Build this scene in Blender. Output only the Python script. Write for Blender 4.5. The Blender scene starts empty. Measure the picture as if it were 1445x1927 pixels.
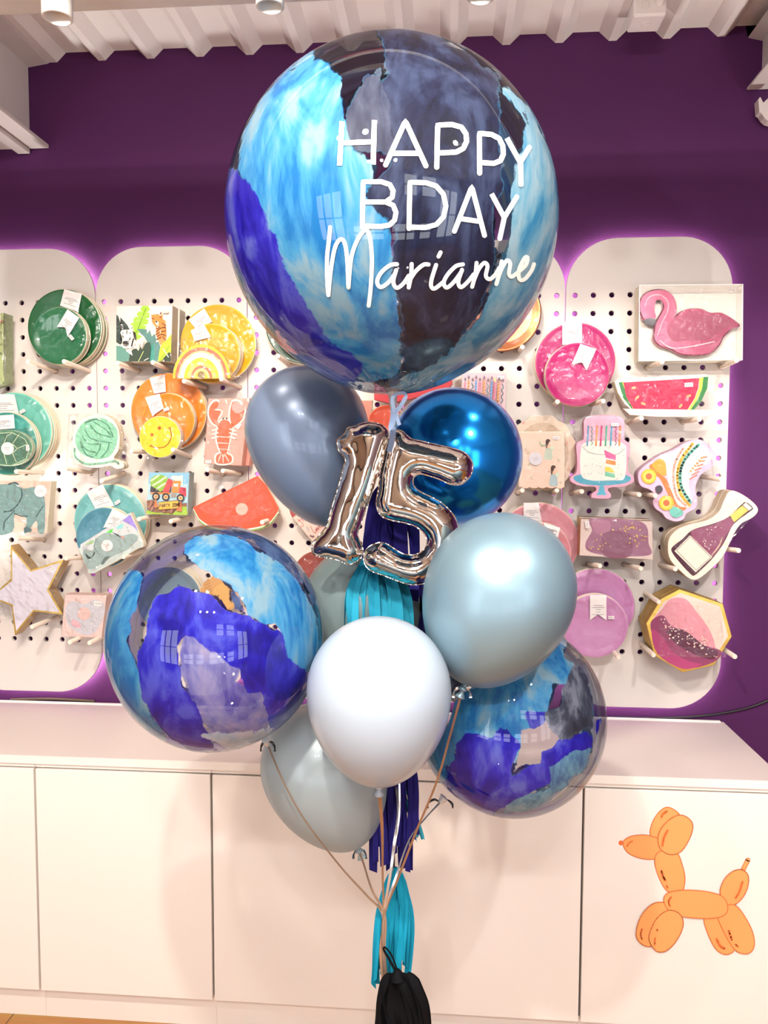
import bpy, bmesh, math, random
import numpy as np
from mathutils import Vector, Matrix, noise as mnoise
from mathutils.geometry import delaunay_2d_cdt
random.seed(7)
PI = math.pi
SC = bpy.context.scene
COL = SC.collection
# ------------------------------------------------------------------ camera
F = 1468.2
CAM = Vector((1.1371, -2.5224, 1.5993))
YAW, PITCH, ROLL = 0.0792, 0.0635, 0.0032
fw = Vector((-math.sin(YAW)*math.cos(PITCH), math.cos(YAW)*math.cos(PITCH), -math.sin(PITCH)))
rt = Vector((math.cos(YAW), math.sin(YAW), 0)); up = rt.cross(fw)
rt, up = math.cos(ROLL)*rt + math.sin(ROLL)*up, -math.sin(ROLL)*rt + math.cos(ROLL)*up
cd = bpy.data.cameras.new('camera'); co = bpy.data.objects.new('camera', cd); COL.objects.link(co)
cd.sensor_fit = 'HORIZONTAL'; cd.sensor_width = 36; cd.lens = 36*F/1445
cd.clip_start = .02
m = Matrix((rt, up, -fw)).transposed().to_4x4(); m.translation = CAM
co.matrix_world = m; SC.camera = co

def ray(px, py): return fw + rt*((px-722.5)/F) - up*((py-963.5)/F)
def at(px, py, Y):
    d = ray(px, py); return CAM + d*((Y-CAM.y)/d.y)
def atd(px, py, d): return CAM + ray(px, py)*d
def atz(px, py, Z):
    d = ray(px, py); return CAM + d*((Z-CAM.z)/d.z)
def cr(x0, y0, k):
    return lambda pts: [(x0+x/k, y0+y/k) for x, y in pts]
# ------------------------------------------------------------------ materials
def lin(c):
    if isinstance(c, str):
        c = tuple(int(c[i:i+2], 16)/255 for i in (0, 2, 4))
        return tuple(x/12.92 if x <= .04045 else ((x+.055)/1.055)**2.4 for x in c)
    return c
MATS = {}
def N(nt, t, **kw):
    n = nt.nodes.new(t)
    for k, v in kw.items(): setattr(n, k, v)
    return n
def mat(name, c, rough=.5, metal=0., coat=0., var=.05, scale=25., bump=0., bscale=60., emit=0., trans=0., sss=0., sheen=0., spec=.5):
    if name in MATS: return MATS[name]
    m = bpy.data.materials.new(name); m.use_nodes = True; nt = m.node_tree
    p = nt.nodes['Principled BSDF']; L = nt.links.new
    c = lin(c)
    tc = N(nt, 'ShaderNodeTexCoord'); nz = N(nt, 'ShaderNodeTexNoise'); nz.inputs['Scale'].default_value = scale
    nz.inputs['Detail'].default_value = 3
    L(tc.outputs['Object'], nz.inputs['Vector'])
    mx = N(nt, 'ShaderNodeMix', data_type='RGBA')
    mx.inputs[6].default_value = (*[x*(1-var) for x in c], 1); mx.inputs[7].default_value = (*[min(1, x*(1+var)) for x in c], 1)
    L(nz.outputs['Fac'], mx.inputs[0]); L(mx.outputs[2], p.inputs['Base Color'])
    p.inputs['Roughness'].default_value = rough; p.inputs['Metallic'].default_value = metal
    p.inputs['Coat Weight'].default_value = coat; p.inputs['Specular IOR Level'].default_value = spec; p.inputs['Coat Roughness'].default_value = .05
    if bump:
        b = N(nt, 'ShaderNodeBump'); b.inputs['Strength'].default_value = bump; b.inputs['Distance'].default_value = .004
        n2 = N(nt, 'ShaderNodeTexNoise'); n2.inputs['Scale'].default_value = bscale; n2.inputs['Detail'].default_value = 4
        L(tc.outputs['Object'], n2.inputs['Vector']); L(n2.outputs['Fac'], b.inputs['Height']); L(b.outputs['Normal'], p.inputs['Normal'])
        if coat: L(b.outputs['Normal'], p.inputs['Coat Normal'])
    if emit:
        L(mx.outputs[2], p.inputs['Emission Color']); p.inputs['Emission Strength'].default_value = emit
    if sss:
        p.inputs['Subsurface Weight'].default_value = sss; p.inputs['Subsurface Radius'].default_value = (.02, .02, .02)
    out = nt.nodes['Material Output']
    if trans:
        t = N(nt, 'ShaderNodeBsdfTranslucent'); t.inputs['Color'].default_value = (*c, 1)
        tr = N(nt, 'ShaderNodeBsdfTransparent'); tr.inputs['Color'].default_value = (*[min(1, x**.4) for x in c], 1)
        a = N(nt, 'ShaderNodeMixShader'); a.inputs[0].default_value = .45; L(p.outputs[0], a.inputs[1]); L(t.outputs[0], a.inputs[2])
        b = N(nt, 'ShaderNodeMixShader'); b.inputs[0].default_value = trans; L(a.outputs[0], b.inputs[1]); L(tr.outputs[0], b.inputs[2])
        L(b.outputs[0], out.inputs['Surface'])
    MATS[name] = m; return m
def ink(c): return mat('ink_'+c, c, .5, var=.03, spec=.25)
def cello():
    if 'cello' in MATS: return MATS['cello']
    m = bpy.data.materials.new('clear_cellophane'); m.use_nodes = True; nt = m.node_tree; L = nt.links.new
    nt.nodes.remove(nt.nodes['Principled BSDF'])
    lw = N(nt, 'ShaderNodeFresnel'); lw.inputs['IOR'].default_value = 1.5
    tc = N(nt, 'ShaderNodeTexCoord'); nz = N(nt, 'ShaderNodeTexNoise'); nz.inputs['Scale'].default_value = 45; nz.inputs['Detail'].default_value = 3
    nz.inputs['Distortion'].default_value = 1.5
    L(tc.outputs['Object'], nz.inputs['Vector'])
    b = N(nt, 'ShaderNodeBump'); b.inputs['Strength'].default_value = .5; b.inputs['Distance'].default_value = .006
    L(nz.outputs['Fac'], b.inputs['Height'])
    ma = N(nt, 'ShaderNodeMath', operation='MULTIPLY_ADD'); ma.inputs[1].default_value = 1.; ma.inputs[2].default_value = .0; ma.use_clamp = True
    mi_ = N(nt, 'ShaderNodeMath', operation='MINIMUM'); mi_.inputs[1].default_value = .24
    L(lw.outputs[0], ma.inputs[0])
    t = N(nt, 'ShaderNodeBsdfTransparent'); t.inputs['Color'].default_value = (.97, .97, .96, 1)
    g = N(nt, 'ShaderNodeBsdfGlossy'); g.inputs['Roughness'].default_value = .16; L(b.outputs[0], g.inputs['Normal'])
    x = N(nt, 'ShaderNodeMixShader'); L(ma.outputs[0], mi_.inputs[0]); L(mi_.outputs[0], x.inputs[0]); L(t.outputs[0], x.inputs[1]); L(g.outputs[0], x.inputs[2])
    L(x.outputs[0], nt.nodes['Material Output'].inputs['Surface'])
    MATS['cello'] = m; return m
# ------------------------------------------------------------------ object helpers
ORG = {}
def tag(o, label=None, cat=None, group=None, kind=None):
    if label: o['label'] = label
    if cat: o['category'] = cat
    if group: o['group'] = group
    if kind: o['kind'] = kind
    return o
def thing(name, loc, label, cat, group=None):
    o = bpy.data.objects.new(name, None); o.empty_display_size = .02; COL.objects.link(o)
    o.location = loc; ORG[o.name] = Vector(loc)
    return tag(o, label, cat, group)
class MB:
    def __init__(s): s.v = []; s.f = []; s.mi = []; s.sm = []
    def poly(s, pts, mi=0, smooth=False):
        b = len(s.v); s.v += [Vector(p) for p in pts]; s.f.append(tuple(range(b, b+len(pts)))); s.mi.append(mi); s.sm.append(smooth)
    def mesh(s, vs, fs, mi=0, smooth=True):
        b = len(s.v); s.v += [Vector(p) for p in vs]
        for f in fs: s.f.append(tuple(i+b for i in f)); s.mi.append(mi); s.sm.append(smooth)
    def box(s, a, b, mi=0, bev=0.):
        x0, y0, z0 = [min(a[i], b[i]) for i in range(3)]; x1, y1, z1 = [max(a[i], b[i]) for i in range(3)]
        if not bev:
            vs = [(x, y, z) for z in (z0, z1) for y in (y0, y1) for x in (x0, x1)]
            s.mesh(vs, [(0, 2, 3, 1), (4, 5, 7, 6), (0, 1, 5, 4), (2, 6, 7, 3), (0, 4, 6, 2), (1, 3, 7, 5)], mi, False); return
        bm = bmesh.new(); bmesh.ops.create_cube(bm, size=1)
        for v in bm.verts: v.co = Vector(((x0+x1)/2+v.co.x*(x1-x0), (y0+y1)/2+v.co.y*(y1-y0), (z0+z1)/2+v.co.z*(z1-z0)))
        bmesh.ops.bevel(bm, geom=bm.edges[:], offset=bev, segments=2, affect='EDGES', profile=.5)
        bm.verts.index_update()
        s.mesh([v.co.copy() for v in bm.verts], [[v.index for v in f.verts] for f in bm.faces], mi, False); bm.free()
    def tube(s, pts, r, n=10, mi=0, cap=True, smooth=True):
        pts = [Vector(p) for p in pts]; vs = []; fs = []; ref = Vector((0, 0, 1))
        rs = r if isinstance(r, (list, tuple)) else [r]*len(pts)
        pu = None
        for i, p in enumerate(pts):
            t = (pts[min(i+1, len(pts)-1)]-pts[max(i-1, 0)]).normalized()
            if pu is None: pu = t.cross(ref if abs(t.dot(ref)) < .9 else Vector((1, 0, 0))).normalized()
            else: pu = (pu - t*pu.dot(t)).normalized()
            w = t.cross(pu)
            for k in range(n): vs.append(p+(pu*math.cos(2*PI*k/n)+w*math.sin(2*PI*k/n))*rs[i])
        for i in range(len(pts)-1):
            for k in range(n):
                a, b = i*n+k, i*n+(k+1) % n; fs.append((a, b, b+n, a+n))
        s.mesh(vs, fs, mi, smooth)
        if cap: s.poly(vs[:n][::-1], mi); s.poly(vs[-n:], mi)
    def lathe(s, prof, o, ax, n=48, mi=0, smooth=True, mis=None):
        ax = Vector(ax).normalized(); u = ax.cross(Vector((0, 0, 1)) if abs(ax.z) < .9 else Vector((1, 0, 0))).normalized(); w = ax.cross(u)
        vs = []; o = Vector(o)
        for r, h in prof:
            for k in range(n): vs.append(o+ax*h+(u*math.cos(2*PI*k/n)+w*math.sin(2*PI*k/n))*r)
        for i in range(len(prof)-1):
            fs = []
            for k in range(n):
                a, b = i*n+k, i*n+(k+1) % n; fs.append((a, b, b+n, a+n))
            b0 = len(s.v) if i == 0 else b0
            if i == 0: s.v += vs
            for f in fs: s.f.append(tuple(q+b0 for q in f)); s.mi.append(mis[i] if mis else mi); s.sm.append(smooth)
    def build(s, name, mats, parent=None, label=None, cat=None, group=None, kind=None, origin=None):
        me = bpy.data.meshes.new(name)
        if parent is not None:
            o0 = ORG[parent.name]
        else:
            if origin is None:
                a = np.array([v[:] for v in s.v]); lo, hi = a.min(0), a.max(0); origin = ((lo[0]+hi[0])/2, (lo[1]+hi[1])/2, lo[2])
            o0 = Vector(origin)
        me.from_pydata([tuple(v-o0) for v in s.v], [], s.f)
        for mm in (mats if isinstance(mats, (list, tuple)) else [mats]): me.materials.append(mm)
        me.polygons.foreach_set('material_index', s.mi); me.polygons.foreach_set('use_smooth', s.sm); me.update()
        o = bpy.data.objects.new(name, me); COL.objects.link(o)
        if parent is not None:
            o.parent = parent; ORG[o.name] = o0
        else:
            o.location = o0; ORG[o.name] = o0
        return tag(o, label, cat, group, kind)
def circ(cx, cy, r, ry=None, n=28, a0=0, a1=2*PI, rot=0):
    ry = ry or r; out = []; full = abs(a1-a0-2*PI) < 1e-6
    for i in range(n if full else n+1):
        a = a0+(a1-a0)*i/n; x, y = r*math.cos(a), ry*math.sin(a)
        out.append((cx+x*math.cos(rot)-y*math.sin(rot), cy+x*math.sin(rot)+y*math.cos(rot)))
    return out
def smooth(pts, k=5, closed=True):
    n = len(pts); out = []
    for i in range(n if closed else n-1):
        g = (lambda j: pts[j % n]) if closed else (lambda j: pts[max(0, min(n-1, j))])
        p0, p1, p2, p3 = [g(i+j) for j in (-1, 0, 1, 2)]
        for q in range(k):
            t = q/k
            out.append(tuple(.5*(2*b+(c-a)*t+(2*a-5*b+4*c-d)*t*t+(3*b-a-3*c+d)*t**3) for a, b, c, d in zip(p0, p1, p2, p3)))
    if not closed: out.append(tuple(pts[-1]))
    return out
def strokepolys(pts, w, closed=False):
    """thick polyline as a list of 2-D quads + round joints"""
    out = []; P = list(pts)+([pts[0]] if closed else [])
    for a, b in zip(P, P[1:]):
        dx, dy = b[0]-a[0], b[1]-a[1]; l = math.hypot(dx, dy) or 1; nx, ny = -dy/l*w/2, dx/l*w/2
        out.append([(a[0]+nx, a[1]+ny), (b[0]+nx, b[1]+ny), (b[0]-nx, b[1]-ny), (a[0]-nx, a[1]-ny)])
    for a in P: out.append(circ(a[0], a[1], w/2, n=8))
    return out
EPS = .00022
def ccw(pts):
    a = sum(p[0]*q[1]-q[0]*p[1] for p, q in zip(pts, pts[1:]+pts[:1])); return pts if a > 0 else pts[::-1]
class Art:
    """printed picture: flat coloured shapes laid over each other on the plane y=Y"""
    def __init__(s, Y): s.Y = Y; s.k = 1; s.mb = MB(); s.m = []; s.names = {}
    def mi(s, c):
        if c not in s.names: s.names[c] = len(s.m); s.m.append(c if not isinstance(c, str) else ink(c))
        return s.names[c]
    def p(s, c, *polys, same=False):
        i = s.mi(c)
        for pl in polys: s.mb.poly([at(x, y, s.Y-s.k*EPS) for x, y in ccw(pl)][::-1], i)
        s.k += 1; return s
    def st(s, c, pts, w, closed=False): return s.p(c, *strokepolys(pts, w, closed))
    def build(s, parent, name='printed_picture'): return s.mb.build(name, s.m, parent)
def extr(mb, pts, Y, th, mf=0, me=1, bev=.0012):
    P = ccw(pts)[::-1]; f = [at(x, y, Y) for x, y in P]; c = sum(f, Vector())/len(f); n = len(f)
    b = [Vector((p.x, Y+th, p.z)) for p in f]; g = [Vector((p.x, Y+bev, p.z)) for p in f]
    fr = [p+(c-p).normalized()*bev for p in f]
    mb.poly(fr, mf); mb.poly(b[::-1], me)
    for i in range(n):
        j = (i+1) % n
        mb.poly([fr[i], g[i], g[j], fr[j]], me); mb.poly([g[i], b[i], b[j], g[j]], me)
def crinkle(mb, quad, Y, n=16, amp=.003, mi=0, edge=.0):
    edge = 0; n = int(n*1.4)
    """cellophane sheet over a pixel quad (tl,tr,br,bl), crumpled"""
    tl, tr, br, bl = [at(x, y, Y) for x, y in quad]; vs = []; fs = []
    for i in range(n+1):
        for j in range(n+1):
            s, t = j/n, i/n; p = (tl*(1-s)+tr*s)*(1-t)+(bl*(1-s)+br*s)*t
            e = min(s, 1-s, t, 1-t)
            q = mnoise.noise(p*38)+.6*mnoise.noise(p*90)
            p = p+Vector((0, -amp*(.9+1.3*q)*(1 if e > 0 else .3)+edge*(1-min(1, e*5)), 0))
            if e == 0: p += Vector((random.uniform(-1, 1), 0, random.uniform(-1, 1)))*amp*.6
            vs.append(p)
    for i in range(n):
        for j in range(n):
            a = i*(n+1)+j; fs.append((a, a+1, a+n+2, a+n+1))
    mb.mesh(vs, fs, mi, False)
def copy_tree(o, parent=None, skip=()):
    c = o.copy(); COL.objects.link(c)
    if parent is not None: c.parent = parent
    for ch in list(o.children):
        if ch.name.split('.')[0] not in skip: copy_tree(ch, c, skip)
    return c
def behind(root, n, gap, label, group, skip=('wrapper', 'printed_picture', 'price_sticker', 'paper_band', 'sticker')):
    for i in range(n):
        c = copy_tree(root, None, skip); c.location = root.location+Vector((random.uniform(-.0015, .0015), gap*(i+1), random.uniform(-.0015, .0015)))
        c['label'] = label; c['group'] = group
# ------------------------------------------------------------------ the setting
WALLP = mat('purple_wall_paint', '4d2050', .65, spec=.2, bump=.15, bscale=180, var=.03, scale=4)
WHITE = mat('white_paint', 'e6e0da', .5, var=.03, scale=6)
CEILM = mat('white_corrugated_steel', 'efe9e4', .45, var=.05, scale=5, bump=.1)
XL, XR, YF = -2.6, 4.8, -4.7
def slab(name, a, b, m, kind='structure', **k): mb = MB(); mb.box(a, b); return mb.build(name, m, kind=kind, **k)
slab('wall_back', (XL, 0, 0), (XR, .08, 3.2), WALLP)
slab('wall_left', (XL-.08, YF, 0), (XL, 0, 3.2), mat('left_wall_paint', 'cfc6c4', .6))
slab('wall_right', (XR, YF, 0), (XR+.08, 0, 3.2), mat('right_wall_paint', 'b7a7b4', .6))
# timber floor with procedural planks
fm = bpy.data.materials.new('oak_boards'); fm.use_nodes = True; nt = fm.node_tree; p = nt.nodes['Principled BSDF']
tc = N(nt, 'ShaderNodeTexCoord'); bk = N(nt, 'ShaderNodeTexBrick'); bk.inputs['Scale'].default_value = 1
bk.inputs['Brick Width'].default_value = 1.2; bk.inputs['Row Height'].default_value = .14; bk.inputs['Mortar Size'].default_value = .002
bk.inputs['Color1'].default_value = (*lin('c98f4d'), 1); bk.inputs['Color2'].default_value = (*lin('b97c3e'), 1); bk.inputs['Mortar'].default_value = (*lin('6a4522'), 1)
wv = N(nt, 'ShaderNodeTexNoise'); wv.inputs['Scale'].default_value = 3; mp = N(nt, 'ShaderNodeMapping'); mp.inputs['Scale'].default_value = (2, 30, 1)
mx = N(nt, 'ShaderNodeMix', data_type='RGBA', blend_type='MULTIPLY'); mx.inputs[0].default_value = .45
nt.links.new(tc.outputs['Object'], bk.inputs['Vector']); nt.links.new(tc.outputs['Object'], mp.inputs['Vector']); nt.links.new(mp.outputs[0], wv.inputs['Vector'])
nt.links.new(bk.outputs['Color'], mx.inputs[6]); nt.links.new(wv.outputs['Color'], mx.inputs[7]); nt.links.new(mx.outputs[2], p.inputs['Base Color']); p.inputs['Roughness'].default_value = .4
slab('floor', (XL, YF, -.08), (XR, 0, 0), fm)
# corrugated ceiling
x0 = at(192, 113, 0).x; per = (at(1357, 70, 0).x-x0)/12; zl = at(760, 92, 0).z; zh = zl+.029
mb = MB(); prof = []
k0 = -18
for k in range(k0, 26):
    c = x0+k*per
    if k <= -1 or k >= 13: pass
    for dx, z in ((-.07, zl), (.07, zl), (.26, zh), (.74, zh)): prof.append((c+dx*per, z))
prof = [q for q in prof if XL < q[0] < XR]
for (xa, za), (xb, zb) in zip(prof, prof[1:]): mb.poly([(xa, 0, za), (xb, 0, zb), (xb, YF, zb), (xa, YF, za)])
mb.poly([(XL, 0, zh+.06), (XR, 0, zh+.06), (XR, YF, zh+.06), (XL, YF, zh+.06)])
mb.build('ceiling', CEILM, kind='structure')
# header beams left and right of the ceiling bay
BEAM = mat('white_steel_beam', 'd9d1cd', .45, var=.06, scale=8)
xa = at(55, 190, 0).x; zb_ = at(55, 281, 0).z; xt = at(93, 280, 0).x
mb = MB(); mb.box((xa-.5, YF, zb_+.012), (xa, -.002, zh+.05)); mb.box((xa-.5, YF, zb_), (xt, -.003, zb_+.012), bev=.002)
xq, zq = at(35, 283, 0).x, at(35, 291, 0).z
mb.box((xq, YF, zq), (at(58, 291, 0).x, -.004, zb_), bev=.002)
sl = at(192, 113, 0)
mb.mesh([(xa, 0, at(55, 127, 0).z), (xa+.065, 0, at(90, 120, 0).z), (at(125, 101, 0).x, 0, zh), (xa, 0, zh+.04)]+[(xa, YF, at(55, 127, 0).z), (xa+.065, YF, at(90, 120, 0).z), (at(125, 101, 0).x, YF, zh), (xa, YF, zh+.04)], [(0, 1, 5, 4), (1, 2, 6, 5), (0, 1, 2, 3)], 0, False)
mb.build('trim_1', BEAM, kind='structure')
xa2 = at(1434, 100, 0).x; zb2 = at(1420, 170, 0).z; xt2 = at(1404, 168, 0).x
mb = MB(); mb.box((xa2, YF, zb2+.006), (xa2+.5, -.002, zh+.05)); mb.box((xt2, YF, zb2), (xa2+.5, -.003, zb2+.007), bev=.002)
mb.mesh([(at(1407, 71, 0).x, 0, at(1407, 71, 0).z), (xa2, 0, at(1433, 77, 0).z), (xa2, 0, zh+.03), (at(1400, 60, 0).x, 0, zh+.02)]+[(at(1407, 71, 0).x, YF, at(1407, 71, 0).z), (xa2, YF, at(1433, 77, 0).z)], [(0, 1, 5, 4), (0, 3, 2, 1)], 0, False)
mb.build('trim_2', BEAM, kind='structure')
# dropped lighting beam parallel to the wall
zt = at(0, 28, -1.0).z
slab('trim_3', (XL, -1.32, zt), (XR, -1.0, zt+.14), mat('white_drop_beam', 'e3e0dc', .5))
# shop front behind the camera: tall glazing, a clerestory, low openings onto the bright street
mb = MB(); DARK = mat('shop_front_wall', 'cdbcab', .6)
wins = [(-2.3, -.7, .25, 2.3), (-.3, 1.0, .35, .95), (1.3, 3.1, .3, 1.0), (1.75, 3.2, 2.0, 2.78), (3.4, 4.6, .3, 2.4)]
def solid(x0_, x1_, z0_, z1_): mb.box((x0_, YF-.1, z0_), (x1_, YF, z1_))
solid(XL, -2.3, 0, 3.2); solid(-2.3, -.7, 0, .25); solid(-2.3, -.7, 2.3, 3.2); solid(-.7, -.3, 0, 3.2); solid(-.3, 1.0, 0, .35); solid(-.3, 1.0, .95, 3.2)
solid(1.0, 1.3, 0, 3.2); solid(1.3, 3.1, 0, .3); solid(1.3, 3.1, 1.0, 2.0); solid(1.3, 1.75, 2.0, 3.2); solid(1.75, 3.2, 2.78, 3.2); solid(3.1, 3.4, 0, 2.0); solid(3.2, 3.4, 2.0, 3.2); solid(3.4, 4.6, 0, .3); solid(3.4, 4.6, 2.4, 3.2); solid(4.6, XR, 0, 3.2)
mb.build('wall_front', DARK, kind='structure')
FR = mat('dark_window_frame', '2c2a30', .4)
for i, (a, b, c_, d_) in enumerate(wins):
    mb = MB(); n_ = max(2, round((b-a)/.6))
    for k in range(n_+1): x = a+(b-a)*k/n_; mb.box((x-.025, YF-.06, c_), (x+.025, YF+.02, d_))
    for z in (c_, (c_+d_)/2, d_): mb.box((a, YF-.06, z-.02), (b, YF+.02, z+.02))
    mb.build(f'window_{i+1}', FR, kind='structure')
mb = MB()
for x in (.35, 2.25): mb.box((x, YF+.02, 0), (x+.16, YF+.2, 3.0))
mb.build('trim_4', mat('charcoal_columns', '3a353a', .6), kind='structure')  # unseen columns added so the silver foil picks up dark streaks
# ------------------------------------------------------------------ pegboards
PB = -.04; ZT, ZB = 2.2871, 2.2871-1.46
PW = .5; PIT = .0555
BOARD = mat('beige_pegboard', 'd8cec7', .6, spec=.3, var=.025, scale=5)
LED = mat('pink_led', (1., .90, .88), emit=72., var=.0)
r0 = .155
HOLES = []
def rrect(x0, z0, x1, z1, r, n=14):
    out = []
    for cx, cz, a in ((x1-r, z1-r, 0), (x0+r, z1-r, PI/2), (x0+r, z0+r, PI), (x1-r, z0+r, 3*PI/2)):
        for i in range(n+1): out.append((cx+r*math.cos(a+PI/2*i/n), cz+r*math.sin(a+PI/2*i/n)))
    return out
def spline(cu, pts):
    s = cu.splines.new('POLY'); s.points.add(len(pts)-1); s.use_cyclic_u = True
    for i, q in enumerate(pts): s.points[i].co = (q[0], q[1], 0, 1)
def curve_mesh(cu, name):
    o = bpy.data.objects.new('tmp', cu); COL.objects.link(o)
    dg = bpy.context.evaluated_depsgraph_get(); me = bpy.data.meshes.new_from_object(o.evaluated_get(dg), depsgraph=dg)
    bpy.data.objects.remove(o); me.name = name; return me
PLAB = ['pegboard panel cut off by the left frame edge, with green and turquoise plates', 'pegboard panel with the jungle napkins, rainbow and smiley packs',
        'pegboard panel mostly hidden behind the large balloon, left half', 'pegboard panel right behind the large balloon, with fairy and candle napkins',
        'rightmost pegboard panel, holding the flamingo box and octagonal plates']
zrow0 = ZT-.172
for i in range(-1, 4):
    xa = i*PW+.0012; xb = (i+1)*PW-.0012
    cu = bpy.data.curves.new('c', 'CURVE'); cu.dimensions = '2D'; cu.fill_mode = 'BOTH'; cu.extrude = .005; cu.bevel_depth = .001; cu.bevel_resolution = 1; cu.offset = -.001
    spline(cu, rrect(0, 0, xb-xa, ZT-ZB, r0))
    mg = (PW-8*PIT)/2
    for r in range(21):
        for c in range(9):
            hx, hz = mg+c*PIT, zrow0-ZB-r*PIT
            rr = .0082
            # keep clear of the rounded corners
            ok = True
            for qx in (r0, xb-xa-r0):
                for qz in (r0, ZT-ZB-r0):
                    if (hx < r0 or hx > xb-xa-r0) and (hz < r0 or hz > ZT-ZB-r0) and abs(hx-qx) < r0 and abs(hz-qz) < r0 and math.hypot(hx-qx, hz-qz) > r0-.02: ok = False
            if not ok: continue
            HOLES.append((xa+hx, ZB+hz)); spline(cu, [(hx+rr*math.cos(-2*PI*k/14), hz+rr*math.sin(-2*PI*k/14)) for k in range(14)])
    me = curve_mesh(cu, 'board'); me.materials.clear(); me.materials.append(BOARD)
    t = thing('pegboard_panel', (xa, PB+.006, ZB), PLAB[i+1], 'pegboard')
    o = bpy.data.objects.new('board', me); COL.objects.link(o); o.parent = t; o.rotation_euler = (PI/2, 0, 0)
    mb = MB(); q = rrect(xa+.014, ZB+.014, xb-.014, ZT-.014, r0-.014, 8)
    n = len(q); vs = []
    for k in range(n):
        a = Vector((q[k][0], 0, q[k][1])); d = Vector((q[(k+1) % n][0]-q[k-1][0], 0, q[(k+1) % n][1]-q[k-1][1])).normalized(); w = Vector((-d.z, 0, d.x))*.004
        for pnt in (a+w+Vector((0, -.028, 0)), a-w+Vector((0, -.028, 0)), a-w+Vector((0, -.0255, 0)), a+w+Vector((0, -.0255, 0))): vs.append(pnt)
    for j in range(4): mb.mesh(vs if j == 0 else [], [], 0)
    for k in range(n):
        for j in range(4): mb.f.append((k*4+j, k*4+(j+1) % 4, ((k+1) % n)*4+(j+1) % 4, ((k+1) % n)*4+j)); mb.mi.append(1 if j == 2 else 0); mb.sm.append(False)
    mb.build('light_strip', [WHITE, LED], t, label='glowing pink light strip behind the board')
    for sx in (xa+.12, xb-.12):
        for sz in (ZB+.12, ZT-.1): mb = MB(); mb.tube([(sx, -.001, sz), (sx, PB+.006, sz)], .01); mb.build('wall_spacer', WHITE, t)
# ------------------------------------------------------------------ pegs
PEGM = mat('pale_wooden_dowel', 'ead9c9', .5, var=.06)
GX = np.array(HOLES)
def peg(px, py, label, L=.16, Y=None):
    Y = PB-L; tip = at(px, py, Y)
    d = np.hypot(GX[:, 0]-tip.x, GX[:, 1]-tip.z); j = int(d.argmin())
    base = Vector((GX[j, 0], PB+.012, GX[j, 1])) if d[j] < .022 else Vector((tip.x, PB+.0, tip.z))
    mb = MB(); dr = (tip-base).normalized()
    mb.tube([base, tip-dr*.0015, tip], [.0072, .0072, .0062], 14)
    mb.build('display_peg', PEGM, None, label, 'peg', 'wooden pegs in the pegboards', origin=base)
PEGS = [
 (52, 680, 'pale peg under the left side of the green plates'), (120, 680, 'pale peg across the front of the small green plates'),
 (30, 887, 'pale peg in front of the turtle shell pack'), (123, 881, 'pale peg at lower left of the yarn ball napkins'), (191, 905, 'long pale peg at lower right of the yarn ball napkins'),
 (247, 849, 'pale peg left of the yellow smiley pack'), (325, 846, 'pale peg at the right edge of the smiley pack'),
 (31, 1013, 'pale peg under the elephant napkins'), (232, 1048, 'pale peg at lower right of the shark pack'), (261, 977, 'pale peg at lower left of the truck napkins'), (321, 981, 'pale peg at lower right of the truck napkins'),
 (124, 1051, 'pale peg at the upper right tip of the star plate'), (60, 1180, 'pale peg below the star plate'), (131, 1209, 'left pale peg under the pink heart napkins'), (168, 1210, 'right pale peg under the pink heart napkins'),
 (221, 683, 'left pale peg under the jungle napkins'), (287, 682, 'right pale peg under the jungle napkins'), (346, 717, 'left pale peg under the rainbow pack'), (416, 713, 'right pale peg under the rainbow pack'),
 (390, 884, 'left pale peg under the lobster napkins'), (419, 886, 'right pale peg under the lobster napkins'), (493, 983, 'pale peg at the right rind of the red watermelon plate'),
 (523, 670, 'pale peg under the dark green leaf plate'), (983, 653, 'pale peg under the copper plate'), (1049, 756, 'pale peg at lower left of the hot pink plates'), (1135, 755, 'pale peg at lower right of the hot pink plates'),
 (983, 923, 'left pale peg under the fairy napkins'), (1048, 923, 'right pale peg under the fairy napkins'), (1095, 925, 'pale peg at lower left of the cake napkins'), (1203, 931, 'pale peg at lower right of the cake napkins'),
 (1246, 681, 'left pale peg under the flamingo box'), (1386, 678, 'right pale peg under the flamingo box'), (1207, 787, 'left pale peg under the watermelon wedge napkins'), (1316, 789, 'right pale peg under the watermelon wedge napkins'),
 (1233, 933, 'pale peg between the wheels of the roller skate'), (1357, 902, 'pale peg right of the roller skate'), (1271, 1071, 'pale peg at lower left of the bottle plate'), (1390, 1036, 'pale peg at the right of the bottle plate'),
 (1129, 1065, 'left pale peg under the plum napkins'), (1206, 1070, 'right pale peg under the plum napkins'), (1086, 1236, 'left pale peg under the lilac plates'), (1164, 1237, 'right pale peg under the lilac plates'),
 (1230, 1233, 'pale peg at lower left of the octagonal plate'), (1383, 1236, 'pale peg at lower right of the octagonal plate'), (1240, 1133, 'pale peg at upper left of the octagonal plate'),
]
for a in PEGS: peg(*a)
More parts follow.
